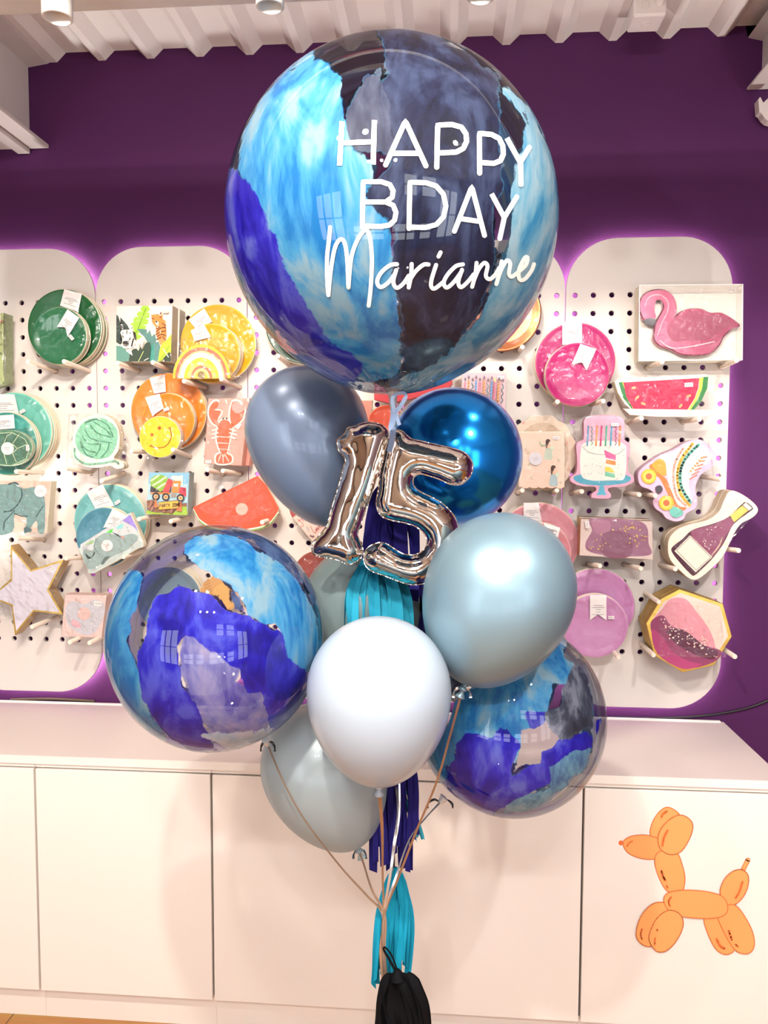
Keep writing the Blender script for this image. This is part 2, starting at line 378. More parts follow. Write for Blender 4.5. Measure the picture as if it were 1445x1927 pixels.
# ------------------------------------------------------------------ products on the pegs
EDGE = mat('plate_paper_edge', 'ded2ba', .6)
PAPER = mat('white_paper_band', 'f0e6e4', .6, var=.02)
GOLD = mat('gold_foil', 'd9b25a', .28, metal=1., bump=.2)
def plate(name, label, cx, cy, r, Y, col, group=None, n=0, gap=.011, glabel=None, band=None, sticker=None, wrap=True, coat=.12, metal=0., edge=None, cat='plate', rim=None, rough=.35):
    """pack of round paper plates: lathe disc with a raised rim"""
    c = at(cx, cy, Y); R = (at(cx+r, cy, Y)-c).length; th = .008
    t = thing(name, (c.x, Y+th+.004, c.z), label, cat, group)
    mb = MB(); m = mat('plate_'+col, col, rough, metal=metal, coat=coat, var=.04, bump=.12, bscale=22, spec=.3)
    prof = [(0, -.0), (R*.74, 0), (R*.78, .0012), (R*.93, .0072), (R*.965, .008), (R*.985, .0075), (R, .005), (R, 0), (R*.97, -.003), (0, -.003)]
    mb.lathe(prof, (c.x, Y+.008, c.z), (0, -1, 0), 64, mis=[0, 0, 2, 2, 2, 1, 1, 1, 1])
    mb.build('plate_stack', [m, edge or EDGE, rim or m], t)
    if band: paper_band(t, band, Y-.0012)
    if sticker: price(t, sticker[0], sticker[1], sticker[2] if len(sticker) > 2 else 0, Y-.002)
    if wrap: disc_wrap(t, c, R, Y-.0022)
    if n: behind(t, n, gap, glabel or 'further pack behind', (group or label)[:60])
    return t
def disc_wrap(t, c, R, Y, amp=.0016):
    vs = [Vector((c.x, Y, c.z))]; fs = []; n = 40; ks = 7
    for i in range(1, ks+1):
        for k in range(n):
            a = 2*PI*k/n; rr = R*i/ks*1.004; p = Vector((c.x+rr*math.cos(a), Y, c.z+rr*math.sin(a)))
            q = mnoise.noise(p*30)+.7*mnoise.noise(p*75)+(.5*math.sin(k*2.1+i) if i >= ks-1 else 0)
            p.y -= amp*(1.2+2.0*q) if i < ks else -.004; vs.append(p)
    for k in range(n): fs.append((0, 1+k, 1+(k+1) % n))
    for i in range(ks-1):
        for k in range(n): a, b = 1+i*n+k, 1+i*n+(k+1) % n; fs.append((a, a+n, b+n, b))
    mb = MB(); mb.mesh(vs, fs, 0, False); mb.build('wrapper', cello(), t)
def paper_band(t, pts, Y):
    """white paper band: px corner list; small grey lines of print"""
    mb = MB(); P = ccw(pts); mb.poly([at(x, y, Y) for x, y in P][::-1], 0)
    tl, tr, br, bl = pts[0], pts[1], pts[2], pts[-1]
    for f, w in ((.42, .30), (.5, .38), (.58, .16), (.68, .12), (.78, .36)):
        L = (tl[0]+(bl[0]-tl[0])*f, tl[1]+(bl[1]-tl[1])*f); R_ = (tr[0]+(br[0]-tr[0])*f, tr[1]+(br[1]-tr[1])*f)
        a = (L[0]+(R_[0]-L[0])*(.5-w), L[1]+(R_[1]-L[1])*(.5-w)); b = (L[0]+(R_[0]-L[0])*(.5+w), L[1]+(R_[1]-L[1])*(.5+w))
        mb.poly([at(x, y, Y-.0004) for x, y in ccw(strokepolys([a, b], .9)[0])][::-1], 1)
    mb.build('paper_band', [PAPER, ink('8f8583')], t)
def price(t, x, y, rot, Y, w=11, h=6):
    mb = MB(); c, s = math.cos(rot), math.sin(rot)
    def q(u, v): return at(x+u*c-v*s, y+u*s+v*c, Y)
    def qq(u, v): return at(x+u*c-v*s, y+u*s+v*c, Y-.0004)
    mb.poly([q(-w/2, h/2), q(w/2, h/2), q(w/2, -h/2), q(-w/2, -h/2)], 0)
    for i in range(4): mb.poly([qq(-w*.36+i*w*.19, h*.2), qq(-w*.26+i*w*.19, h*.2), qq(-w*.26+i*w*.19, -h*.2), qq(-w*.36+i*w*.19, -h*.2)], 1)
    mb.build('price_sticker', [mat('white_sticker', 'eee2e0', .5), ink('a29896')], t)
def rsticker(t, x, y, r, Y, col='e9dcdc'):
    mb = MB(); mb.poly([at(a, b, Y) for a, b in ccw(circ(x, y, r, n=24))][::-1], 0)
    for v, w in ((-.12, .5), (.14, .34)): mb.poly([at(x+s*r*w, y+r*v+q, Y-.0003) for s, q in ((-1, .5), (1, .5), (1, -.5), (-1, -.5))], 1)
    mb.build('sticker', [mat('sticker_'+col, col, .5), ink('b5a7a6')], t)
def pack(name, label, outline, Y, th, col, cat, group=None, edge=None, coat=.08, metal=0., rough=.45, part='napkin_stack'):
    P = [at(x, y, Y) for x, y in outline]; xs = [q.x for q in P]; zs = [q.z for q in P]
    t = thing(name, ((min(xs)+max(xs))/2, Y+th, min(zs)), label, cat, group)
    mb = MB(); extr(mb, outline, Y, th)
    m = col if not isinstance(col, str) else mat('card_'+col, col, rough, metal=metal, coat=coat, var=.04, bump=.06, bscale=30, spec=.3)
    mb.build(part, [m, edge or EDGE], t); return t
def wrapq(t, quad, Y, amp=.003, n=16, edge=.02): mb = MB(); crinkle(mb, quad, Y, n, amp, 0, edge); mb.build('wrapper', cello(), t)

# --- far left panel
t = pack('party_bag', 'green reptile-patterned party bag cut off by the left frame edge', smooth([(-60, 590), (0, 590), (6, 600), (6, 700), (3, 722), (-60, 722)], 2), -.13, .055, 'a9b37c', 'bag', edge=mat('reptile_film', '7d8a5f', .3, coat=.8, var=.5, scale=90), part='bag_body')
a = Art(-.13)
for i in range(46):
    x, y = random.uniform(-22, 3), random.uniform(608, 716); a.p(random.choice(['5d6b46', '6f7a55', 'c8c890', 'd7ce9c']), circ(x, y, random.uniform(1, 2.6), random.uniform(.8, 3), n=7, rot=random.random()*3))
a.p('e7dccb', [(-40, 592), (1, 592), (1, 610), (-40, 610)]); a.st('a5685a', [(0, 607), (6, 602)], 2); a.build(t)
wrapq(t, [(-60, 586), (10, 586), (11, 724), (-60, 724)], -.136, .004, 12, .05)
plate('dinner_plate_pack', 'large dark green round plates in a white band, front pack of its stack', 121, 617, 70, -.10, '125c2e', n=3, gap=.012, glabel='dark green dinner plate pack stacked behind the front green one', group='green dinner plate packs',
      band=[(121, 544), (154, 553), (147, 587), (113, 575)], rim=None)
plate('dessert_plate_pack', 'small green round plates in foil wrap in front of the large green ones', 111, 632, 52, -.145, '226b45', n=2, gap=.012, glabel='small green plate pack behind the front small one', group='small green plate packs',
      band=[(127, 582), (149, 598), (127, 634), (123, 616), (107, 615)], sticker=(134, 635, .9), coat=1., rough=.25)
plate('dinner_plate_pack', 'large turquoise round plates above the elephant napkins, front pack', 28, 811, 70, -.10, '6fbfae', n=4, gap=.013, glabel='turquoise dinner plate pack stacked behind the front turquoise one', group='turquoise dinner plate packs', band=[(-20, 742), (27, 742), (36, 780), (-20, 783)], sticker=(42, 774, -.5))
plate('dessert_plate_pack', 'small teal round plates behind the turtle shell pack, left edge', 13, 835, 57, -.135, '3f9488', n=2, gap=.012, glabel='small teal plate pack behind the front teal one', group='small teal plate packs', band=[(-20, 783), (26, 780), (28, 806), (-20, 810)])
t = pack('napkin_pack', 'turtle shell shaped napkins in a clear bag at the left frame edge', circ(15, 843, 46, 34), -.175, .02, '4f8064', 'napkins', edge=mat('napkin_edge_green', 'a9b89c', .6))
a = Art(-.175); T = cr(0, 720, 5.558)
a.p('466f5a', circ(15, 843, 42, 30))
for s in ([(120, 530), (70, 560), (40, 640)], [(200, 540), (130, 640), (180, 690), (270, 650)], [(180, 690), (130, 740), (170, 830)], [(40, 740), (70, 850)], [(0, 530), (120, 520), (260, 590), (310, 690), (270, 800), (120, 870), (0, 860)]): a.st('bfd0a8', T(s), 1.3)
a.build(t); rsticker(t, 14, 844, 12, -.1775); price(t, 52, 843, 1.57, -.1775)
wrapq(t, [(-40, 806), (62, 806), (62, 880), (-40, 884)], -.18, .003, 14)
T = cr(0, 880, 4.817)
t = pack('napkin_pack', 'elephant napkins in a clear square bag at the left frame edge', T([(-160, 125), (465, 125), (425, 590), (-160, 590)]), -.15, .035, 'd9b7a6', 'napkins')
a = Art(-.15)
a.p('6f8f8d', T(smooth([(-150, 200), (60, 150), (150, 140), (210, 190), (330, 175), (400, 260), (410, 400), (400, 585), (345, 585), (330, 480), (250, 585), (215, 585), (240, 460), (130, 430), (110, 585), (-150, 585)], 3)))
a.st('3a5658', T(smooth([(80, 150), (150, 140), (200, 230), (170, 320), (100, 390), (40, 400)], 4, False)), 2.4); a.st('3a5658', T([(130, 390), (40, 490), (30, 560)]), 2.2); a.st('3a5658', T([(390, 350), (330, 440)]), 2); a.st('3a5658', T([(130, 415), (190, 440), (250, 440)]), 2)
a.p('3c5a5c', T([(215, 545), (250, 535), (290, 560), (280, 585), (218, 585)])); a.build(t)
rsticker(t, 76, 924, 11.5, -.1525); wrapq(t, T([(-180, 110), (490, 115), (440, 605), (-180, 605)]), -.156, .003, 16)
# star
star = [(20, 1026), (58, 1072), (120, 1053), (92, 1110), (119, 1157), (64, 1151), (28, 1196), (21, 1140), (-22, 1125), (20, 1090)]
t = pack('star_plate_pack', 'pale lilac star-shaped plates with gold foil rim, lower left', star, -.13, .05, GOLD, 'plate', edge=mat('gold_foil_stack_edge', 'b79667', .35, metal=.8, bump=.5, bscale=200), part='plate_stack')
cs = (sum(p[0] for p in star)/10, sum(p[1] for p in star)/10)
Art(-.13).p(mat('star_face', 'cfc8d6', .35, coat=.5), [(cs[0]+(x-cs[0])*.9, cs[1]+(y-cs[1])*.9) for x, y in star]).build(t, 'plate_face')
price(t, 98, 1072, -.5, -.132); wrapq(t, [(-10, 1040), (118, 1056), (112, 1160), (-10, 1170)], -.137, .003, 14, .01)
T = cr(0, 880, 4.817)
t = pack('napkin_pack', 'pale pink napkins with a grey heart, below the shark pack', T([(585, 1150), (965, 1160), (920, 1545), (555, 1530)]), -.14, .045, 'dcbdb8', 'napkins', edge=mat('napkin_edge_pink', 'cfaea6', .6))
Art(-.14).p('c0bcc4', T(smooth([(770, 1235), (860, 1195), (945, 1240), (940, 1350), (880, 1470), (800, 1520), (680, 1480), (600, 1390), (600, 1260), (660, 1210)], 4))).p('d9a9b4', T([(660, 1370), (720, 1400), (740, 1450), (690, 1455), (640, 1420)])).build(t)
rsticker(t, 158, 1155, 12, -.1415, 'e3b6b0'); price(t, 184, 1136, .1, -.142, 14, 9); wrapq(t, T([(580, 1140), (975, 1150), (930, 1555), (545, 1540)]), -.146, .0025, 14)
# yarn ball
T = cr(0, 720, 5.558)
yo = T(smooth([(1000, 325), (1120, 345), (1215, 430), (1250, 560), (1240, 700), (1190, 790), (1240, 815), (1290, 840), (1290, 890), (1220, 905), (1150, 870), (1000, 890), (850, 865), (770, 800), (745, 740), (770, 680), (750, 620), (790, 470), (870, 375)], 4))
t = pack('napkin_pack', 'mint yarn ball shaped napkins in a crinkled bag', yo, -.15, .016, 'f0dfd2', 'napkins')
a = Art(-.15); a.p('86c2a2', T(smooth([(1020, 365), (1140, 400), (1225, 500), (1220, 640), (1160, 760), (1060, 800), (960, 790), (850, 740), (790, 640), (800, 520), (880, 410)], 4)))
for s in ([(940, 440), (1020, 530), (1160, 570)], [(890, 500), (960, 590), (1170, 630)], [(860, 560), (930, 640), (1030, 640)], [(840, 620), (900, 700), (1000, 730)], [(1020, 380), (1130, 450), (1180, 570)], [(980, 410), (1090, 480), (1150, 540)], [(1050, 640), (1040, 700), (1000, 760)], [(1140, 640), (1120, 710), (1060, 780)], [(850, 660), (900, 750), (980, 780)], [(890, 420), (960, 390), (1030, 380)]): a.st('5f9f80', T(smooth(s, 4, False)), 2.4)
a.st('86c0a2', T(smooth([(780, 690), (790, 780), (900, 850), (1080, 840), (1200, 820), (1240, 850)], 4, False)), 4); a.build(t)
c = copy_tree(t, None, ('printed_picture',)); c.location.y += .02; c['label'] = 'white-edged yarn ball napkin pack behind the front one'
wrapq(t, T([(720, 330), (1310, 330), (1370, 900), (690, 870)]), -.156, .004, 20)
# --- teal / shark
plate('dinner_plate_pack', 'large light teal round plates behind the shark pack, front pack', 207, 982, 69, -.10, '6fb3b3', n=2, gap=.012, glabel='light teal dinner plate pack stacked behind the front light teal one', group='light teal dinner plate packs', band=[(163, 927), (193, 911), (215, 952), (181, 960)], sticker=(221, 945, -.6))
plate('dessert_plate_pack', 'small dusty blue round plates tucked between light teal plates and shark pack', 197, 1011, 55, -.135, '4f8ea3', n=2, gap=.011, glabel='small dusty blue plate pack behind the front one', group='small dusty blue plate packs', band=[(212, 957), (240, 972), (228, 990), (194, 993)])
T = cr(0, 880, 4.817)
t = pack('napkin_pack', 'shark napkins in a rainbow-sheen clear bag over the teal plates', T(smooth([(715, 730), (870, 640), (1040, 600), (1160, 420), (1200, 450), (1300, 690), (1240, 740), (850, 960), (790, 920), (740, 800)], 2)), -.17, .025, 'b9c6c2', 'napkins')
a = Art(-.17); a.p('c8cdd0', T([(725, 700), (1160, 425), (1185, 445), (1260, 640), (1230, 700), (760, 800)]))
a.p('52e04a', T([(960, 590), (1025, 550), (1015, 590)])).p('8fd4d4', T([(1050, 540), (1120, 500), (1110, 550), (1070, 560)])).p('9a86d8', T([(1110, 480), (1180, 425), (1250, 570), (1200, 530)])).p('9fc98a', T([(760, 700), (860, 650), (840, 690)]))
a.p('93a8a6', T(smooth([(750, 800), (770, 740), (840, 750), (870, 650), (960, 590), (1080, 620), (1200, 600), (1250, 640), (1150, 740), (980, 820), (850, 915), (790, 905)], 4)))
a.p('2d3a3e', T(smooth([(770, 770), (800, 830), (855, 790), (855, 760), (830, 810), (800, 800)], 3))).p('2d3a3e', T([(1015, 585), (1070, 605), (1095, 635), (1050, 610)])).p('5e7472', T([(910, 870), (950, 810), (1000, 800), (930, 880)])).st('708684', T([(870, 640), (850, 720), (900, 790)]), 1.5)
a.p('e58f8b', circ(1110/4.817, 880+632/4.817, 2.5)).build(t); rsticker(t, 970/4.817, 880+707/4.817, 11, -.1735)
wrapq(t, T([(735, 690), (1190, 420), (1310, 700), (800, 970)]), -.178, .004, 18)
# --- jungle napkins
T = cr(210, 565, 11.115)
t = pack('napkin_pack', 'square jungle napkins with zebra and tiger among leaves', T([(95, 112), (1275, 112), (1245, 1285), (100, 1285)]), -.15, .05, 'f2dccb', 'napkins', edge=mat('napkin_edge_grey', 'b3a794', .6, bump=.6, bscale=300))
a = Art(-.15)
a.p('33403a', T([(98, 300), (140, 330), (185, 480), (190, 560), (240, 620), (380, 610), (330, 530), (280, 470), (180, 350), (215, 440), (260, 560), (230, 700), (220, 900), (180, 930), (98, 880)]))
a.p('33403a', T([(180, 350), (330, 520), (380, 620), (240, 640), (200, 480)]))
a.p('9cc63a', T([(650, 115), (760, 115), (805, 195), (730, 260), (795, 270), (780, 370), (700, 380), (775, 420), (750, 500), (640, 520), (720, 540), (700, 620), (600, 610), (560, 720), (640, 760), (560, 870), (500, 760), (460, 640), (440, 540), (380, 520), (430, 450), (460, 470), (450, 400), (500, 345), (560, 360), (520, 290), (590, 220), (630, 240), (600, 170)])).st('4a6b20', T([(715, 175), (520, 680)]), 1)
a.p('57827c', T([(540, 600), (640, 600), (740, 610), (735, 700), (800, 620), (840, 760), (900, 700), (930, 800), (930, 880), (980, 860), (1020, 970), (1000, 1200), (960, 1280), (780, 1280), (760, 900), (680, 760), (600, 690)]))
a.p('3f8f80', T([(800, 1000), (880, 900), (910, 1230), (860, 1280), (790, 1280)]))
a.p('e8863c', T(smooth([(840, 310), (870, 300), (980, 290), (1010, 330), (1060, 290), (1070, 390), (1130, 440), (1140, 600), (1150, 760), (1130, 850), (1060, 900), (1020, 930), (960, 800), (930, 700), (920, 560), (870, 500), (840, 430), (835, 360)], 3)))
a.p('e8863c', T([(825, 285), (860, 330), (835, 370)])).p('7a3c1c', T([(1000, 290), (1040, 230), (1040, 290)])).p('f6e3d0', T(smooth([(915, 460), (970, 440), (985, 500), (950, 530)], 3))).p('2a1e1a', circ(210+935/11.115, 565+452/11.115, 1.9))
for s in ([(940, 660), (1010, 590), (1120, 560)], [(920, 720), (1020, 660), (1130, 640)], [(950, 760), (1040, 710), (1130, 740)], [(940, 820), (1030, 770)], [(1060, 480), (1130, 530)], [(940, 590), (1000, 560)], [(1070, 760), (1170, 890)], [(1090, 560), (1135, 590)], [(860, 380), (880, 390)], [(1010, 340), (1030, 360)]): a.st('5c2c14', T(smooth(s, 3, False)), 1.5)
a.p('f0e2d4', T(smooth([(195, 650), (240, 620), (340, 620), (440, 610), (440, 720), (460, 800), (500, 880), (470, 960), (400, 1010), (350, 1000), (270, 1010), (230, 930), (240, 830), (205, 750)], 3)))
a.p('f0e2d4', T([(190, 510), (225, 500), (240, 600), (215, 610)]), T([(385, 600), (430, 530), (445, 560), (420, 610)])).p('2d2622', T([(195, 530), (220, 520), (235, 595), (215, 590)]), T([(400, 600), (430, 545), (432, 580)]))
a.p('2d2622', T(smooth([(235, 870), (300, 850), (365, 860), (350, 940), (300, 965), (250, 940)], 3))).p('2d2622', T([(440, 640), (500, 680), (520, 840), (470, 800), (455, 720)])).st('2d2622', T([(320, 640), (315, 700)]), 1.8).st('2d2622', T([(390, 780), (370, 830)]), 1.6).st('2d2622', T([(220, 740), (250, 775)]), 1.6).st('f0e2d4', T(smooth([(260, 920), (300, 945), (345, 920)], 4, False)), 1).p('2d2622', circ(210+237/11.115, 565+687/11.115, 1), circ(210+388/11.115, 565+690/11.115, 1))
a.st('2d2622', T(smooth([(455, 810), (430, 900), (420, 960)], 3, False)), 2.4)
a.p('5f8b7e', T([(98, 950), (200, 960), (330, 1060), (380, 1130), (360, 1280), (98, 1280)])).p('e9d6c0', T([(540, 830), (640, 760), (680, 850), (620, 1040), (600, 900), (560, 1000)]), T([(700, 800), (720, 850), (680, 1000)]))
a.p('39463a', T([(390, 1090), (450, 1020), (520, 1010), (560, 1060), (600, 960), (640, 1040), (690, 920), (740, 880), (800, 880), (820, 1000), (800, 1160), (790, 1280), (370, 1280)]))
a.p('f0e2d4', T([(300, 1060), (400, 1020), (440, 1160), (370, 1110)])).p('a8cf3c', T([(1060, 900), (1150, 830), (1220, 740), (1245, 700), (1245, 1100), (1190, 1090), (1040, 1270), (970, 1270), (1010, 1000)])).st('5f8a24', T([(1200, 960), (1010, 1270)]), 1)
a.p('39463a', T([(1080, 1210), (1200, 1090), (1235, 1160), (1235, 1280), (1110, 1280)])).st('d7e08a', T([(665, 1070), (560, 1280)]), 1).st('e8e0cc', T([(680, 1260), (770, 1215)]), 1.4).st('e8e0cc', T([(1080, 1020), (1190, 1190)]), 1.6)
a.p('e9c4b4', T([(1060, 200), (1190, 200), (1190, 268), (1060, 268)])).build(t)
c = copy_tree(t, None, ('printed_picture',)); c.location += Vector((.004, .054, .0)); c['label'] = 'plain-edged napkin pack behind the jungle napkins'
wrapq(t, T([(95, 112), (1275, 112), (1245, 1285), (100, 1285)]), -.155, .0012, 12)
# --- yellow + rainbow
plate('dinner_plate_pack', 'large yellow round plates behind the rainbow pack', 410, 646, 71.5, -.09, 'dba218', band=[(355, 602), (384, 580), (399, 605), (371, 622)])
plate('dessert_plate_pack', 'small yellow round plates just behind the rainbow pack', 397, 665, 55, -.13, 'dda61e', n=3, gap=.011, glabel='small yellow plate pack behind the front small yellow one', group='small yellow plate packs', band=[(359, 622), (384, 610), (397, 634), (366, 642)])
T = cr(200, 460, 4.817); R_ = lambda r, ry=None: circ(200+862/4.817, 460+1213/4.817, r/4.817, (ry or r*1.18)/4.817, 30, PI, 2*PI)
t = pack('napkin_pack', 'half-round rainbow napkins in a clear bag over the yellow plates', R_(262), -.175, .03, 'f0c938', 'napkins', edge=mat('napkin_edge_gold', 'd8b25c', .5, bump=.5, bscale=200))
a = Art(-.175); [a.p(c, R_(r)) for c, r in (('d4715a', 238), ('f2c98a', 210), ('f3ecd2', 196), ('f2d43a', 158), ('f6e06a', 128), ('d4715a', 98), ('f3d08e', 76), ('f0c938', 56))]
a.p('8a7448', circ(200+862/4.817, 460+1185/4.817, 7.5)).build(t)
wrapq(t, T([(588, 860), (1205, 848), (1225, 1216), (600, 1218)]), -.181, .005, 20)
# --- orange + smiley
plate('dinner_plate_pack', 'large orange round plates behind the smiley pack', 317, 775, 71.5, -.09, 'ee8426', n=1, gap=.012, glabel='large orange plate pack behind the front orange one', group='orange dinner plate packs', band=[(281, 712), (310, 704), (312, 737), (290, 741)])
plate('dessert_plate_pack', 'small orange round plates just behind the smiley pack', 316, 791, 50, -.13, 'f08a2a', n=2, gap=.012, glabel='small orange plate pack behind the front small orange one', group='small orange plate packs', band=[(273, 748), (300, 741), (308, 768), (293, 778), (287, 784)], sticker=(313, 770, -.35))
t = pack('napkin_pack', 'round yellow smiley napkins in front of the orange plates', circ(301, 822, 39, n=40), -.17, .03, 'ebc010', 'napkins', edge=mat('napkin_edge_white', 'e8dcc8', .6))
T = cr(200, 720, 4.817); a = Art(-.17)
a.p('b04a14', circ(200+482/4.817, 720+412/4.817, 3.2), circ(200+413/4.817, 720+472/4.817, 3)).st('b85f14', T(smooth([(400, 572), (450, 590), (520, 585), (570, 540), (590, 470), (575, 415)], 5, False)), 1.8).st('b85f14', T([(395, 580), (412, 562)]), 1.6).st('b85f14', T([(560, 412), (592, 408)]), 1.6).build(t)
wrapq(t, T([(250, 300), (720, 300), (740, 600), (380, 720)]), -.176, .004, 16)
# --- lobster
T = cr(200, 720, 4.817)
t = pack('napkin_pack', 'coral napkins with a red lobster, beside the grey-blue balloon', T([(925, 145), (1300, 140), (1225, 755), (885, 735)]), -.14, .04, 'dd9487', 'napkins', edge=mat('napkin_edge_coral', 'cf8a7c', .6))
a = Art(-.14); W, RD = 'f2d9cc', 'e0603f'
for cc, k in ((W, 16), (RD, 0)):
    k2 = 2.8 if k else 0
    def gr(pts, s=k): cx = sum(p[0] for p in pts)/len(pts); cy = sum(p[1] for p in pts)/len(pts); return T([(x+(s*(x-cx)/max(1, math.hypot(x-cx, y-cy))), y+(s*(y-cy)/max(1, math.hypot(x-cx, y-cy)))) for x, y in pts])
    a.p(cc, gr(smooth([(1020, 180), (1000, 230), (980, 250), (1040, 260), (1010, 330), (1000, 380), (960, 360), (930, 290), (940, 220), (980, 170)], 3)))
    a.p(cc, gr(smooth([(1150, 170), (1210, 180), (1250, 250), (1230, 330), (1150, 400), (1130, 370), (1120, 290), (1130, 220)], 3)))
    a.p(cc, gr(smooth([(1050, 340), (1110, 350), (1140, 420), (1120, 500), (1090, 640), (1050, 650), (1010, 560), (1000, 480), (1015, 390)], 3)))
    a.p(cc, gr(smooth([(1000, 660), (1060, 640), (1130, 665), (1130, 720), (1060, 735), (1000, 725)], 3)))
    a.st(cc, T([(985, 350), (1030, 400)]), 6+k2); a.st(cc, T([(1150, 380), (1110, 420)]), 6+k2)
for y in (420, 455, 490): a.st(W, T([(1010, y), (960, y+15)]), 3.2); a.st(W, T([(1120, y), (1180, y+20)]), 3.2)
for y in (488, 545, 600): a.st(W, T([(1005, y), (1115, y+8)]), 1.2)
for s in ([(1055, 650), (1060, 725)], [(1040, 650), (1015, 715)], [(1075, 650), (1110, 715)]): a.st(W, T(s), 1.3)
a.p('3a2420', circ(200+1060/4.817, 720+325/4.817, 1.6), circ(200+1090/4.817, 720+325/4.817, 1.6)); a.build(t)
rsticker(t, 448, 766, 12, -.1445, 'c98f86'); price(t, 392, 869, 0, -.144); price(t, 449, 802, -1, -.144)
c = copy_tree(t, None, ('printed_picture', 'sticker', 'price_sticker')); c.location += Vector((.012, .045, 0)); c['label'] = 'coral napkin pack peeking out behind the lobster napkins'
wrapq(t, T([(920, 140), (1305, 135), (1230, 760), (880, 740)]), -.149, .002, 14)
# --- truck napkins
T = cr(250, 870, 11.115)
t = pack('napkin_pack', 'building site napkins with a cement truck, lettered PARTY ZONE', T([(335, 210), (1185, 215), (1140, 1110), (280, 1080)]), -.15, .045, '7fb3d0', 'napkins', edge=mat('napkin_edge_blue', '9aa6a6', .5, bump=.5, bscale=250))
a = Art(-.15)
a.p('a9cbd6', T([(320, 450), (1150, 450), (1140, 840), (300, 800)])).p('eed9cc', T(smooth([(790, 320), (850, 280), (960, 290), (1040, 280), (1030, 480), (960, 430), (830, 350)], 3))).p('9cbf3c', T([(290, 1010), (480, 960), (900, 900), (1000, 910), (1130, 920), (1140, 1105), (285, 1078)])).p('8a5a40', T([(290, 800), (420, 780), (560, 960), (480, 1000), (1000, 860), (1130, 850), (1130, 930), (1010, 920), (840, 1070), (460, 1050), (300, 990)]))
a.p('3a2f33', T([(370, 490), (560, 600), (800, 610), (800, 640), (360, 620)])).p('e8803a', T([(360, 630), (790, 625), (790, 665), (370, 670)]))
a.p('86b43c', T(smooth([(370, 360), (450, 290), (560, 260), (680, 290), (725, 330), (680, 480), (600, 610), (510, 570), (380, 480)], 3)))
for s in ([(380, 385), (540, 275)], [(420, 485), (690, 310)], [(500, 555), (690, 430)]): a.st('e9e2c4', T(s), 3)
a.p('d9454a', T([(740, 330), (830, 380), (820, 500), (740, 625), (620, 615)])).p('3a2f33', T([(790, 510), (810, 500), (800, 640), (750, 630)])).p('ee8436', T([(830, 385), (1010, 390), (1000, 440), (960, 640), (810, 640)])).p('b9c9cc', T([(850, 445), (955, 445), (940, 510), (850, 505)])).p('d83c50', T([(975, 520), (1110, 530), (1115, 720), (960, 640)])).p('a03040', T([(1040, 540), (1105, 545), (1105, 630), (1040, 620)])).p('9a8a80', T([(800, 660), (910, 660), (910, 730), (800, 730)]))
for x, y in ((482, 715), (688, 725), (996, 745)): q = (250+x/11.115, 870+y/11.115); a.p('2e2a2c', circ(*q, 7.4)).p('f0d3a4', circ(*q, 4)).p('e2763a', circ(*q, 2.6))
for s in ([(310, 930), (380, 780), (430, 790), (400, 880), (330, 990)], [(330, 990), (420, 890), (440, 960), (400, 1020)], [(600, 1050), (650, 970), (700, 1050)], [(760, 1060), (790, 960), (840, 980), (820, 1070)]): a.p('a5705a', T(s)).st('5a3a2c', T(s), .6, True)
a.p('e2773f', T([(445, 940), (465, 770), (485, 775), (530, 945)]), T([(905, 1010), (985, 820), (1010, 820), (1025, 1030)])).p('7a4a1e', T([(530, 835), (955, 790), (955, 970), (540, 1000)])).p('ecb23c', T([(540, 845), (945, 805), (945, 955), (545, 988)]))
GL = {'P': [[(0, 1), (0, 0), (.8, 0), (.8, .5), (0, .5)]], 'A': [[(0, 1), (.45, 0), (.9, 1)], [(.2, .65), (.7, .65)]], 'R': [[(0, 1), (0, 0), (.8, 0), (.8, .5), (0, .5)], [(.35, .5), (.85, 1)]], 'T': [[(0, 0), (.9, 0)], [(.45, 0), (.45, 1)]], 'Y': [[(0, 0), (.45, .5), (.9, 0)], [(.45, .5), (.45, 1)]], 'Z': [[(0, 0), (.85, 0), (0, 1), (.85, 1)]], 'O': [[(0, 0), (.8, 0), (.8, 1), (0, 1), (0, 0)]], 'N': [[(0, 1), (0, 0), (.8, 1), (.8, 0)]], 'E': [[(.8, 0), (0, 0), (0, 1), (.8, 1)], [(0, .5), (.7, .5)]]}
def letters(a, word, x, y, w, h, adv, col, sw, sl=0.):
    for ch in word:
        if ch in GL:
            for s in GL[ch]: a.st(col, [(x+u*w, y+v*h+u*w*sl) for u, v in s], sw)
        x += adv; y += adv*sl
letters(a, 'PARTY ZONE', 300.3, 949, 3.1, 5.6, 4.05, '2e241c', 1.05, -.055); k_ = a.k; a.build(t)
wrapq(t, T([(330, 205), (1190, 210), (1145, 1115), (275, 1085)]), -.156-k_*EPS*.3, .0012, 12)
# --- red watermelon slice
T = cr(200, 720, 4.817)
wm = T(smooth([(785, 1160), (1370, 845), (1450, 930), (1560, 1160)], 1)+smooth([(1560, 1190), (1470, 1300), (1330, 1345), (1150, 1360), (950, 1330), (840, 1260)], 4, False))
t = pack('watermelon_plate_pack', 'coral watermelon slice plate with green rind above the left orb', wm, -.13, .03, '6a9a3c', 'plate', part='plate_stack')
a = Art(-.13); mid = (200+1180/4.817, 720+1050/4.817)
sc = lambda f, dy=0: [(mid[0]+(x-mid[0])*f, mid[1]+(y-mid[1])*f+dy) for x, y in wm]
a.p('f0dcc8', [(x, y-3.0) if y > 955 else (x, y) for x, y in wm]).p('f0563c', [(x, y-6) if y > 955 else (x, y) for x, y in wm])
for x, y in ((1290, 960), (1140, 1130), (990, 1110), (1290, 1050), (1370, 1130), (1060, 1070), (1180, 1250), (1350, 900)): a.p('d98a5a', circ(200+x/4.817, 720+y/4.817, 1, 2.2, 8, rot=.3))
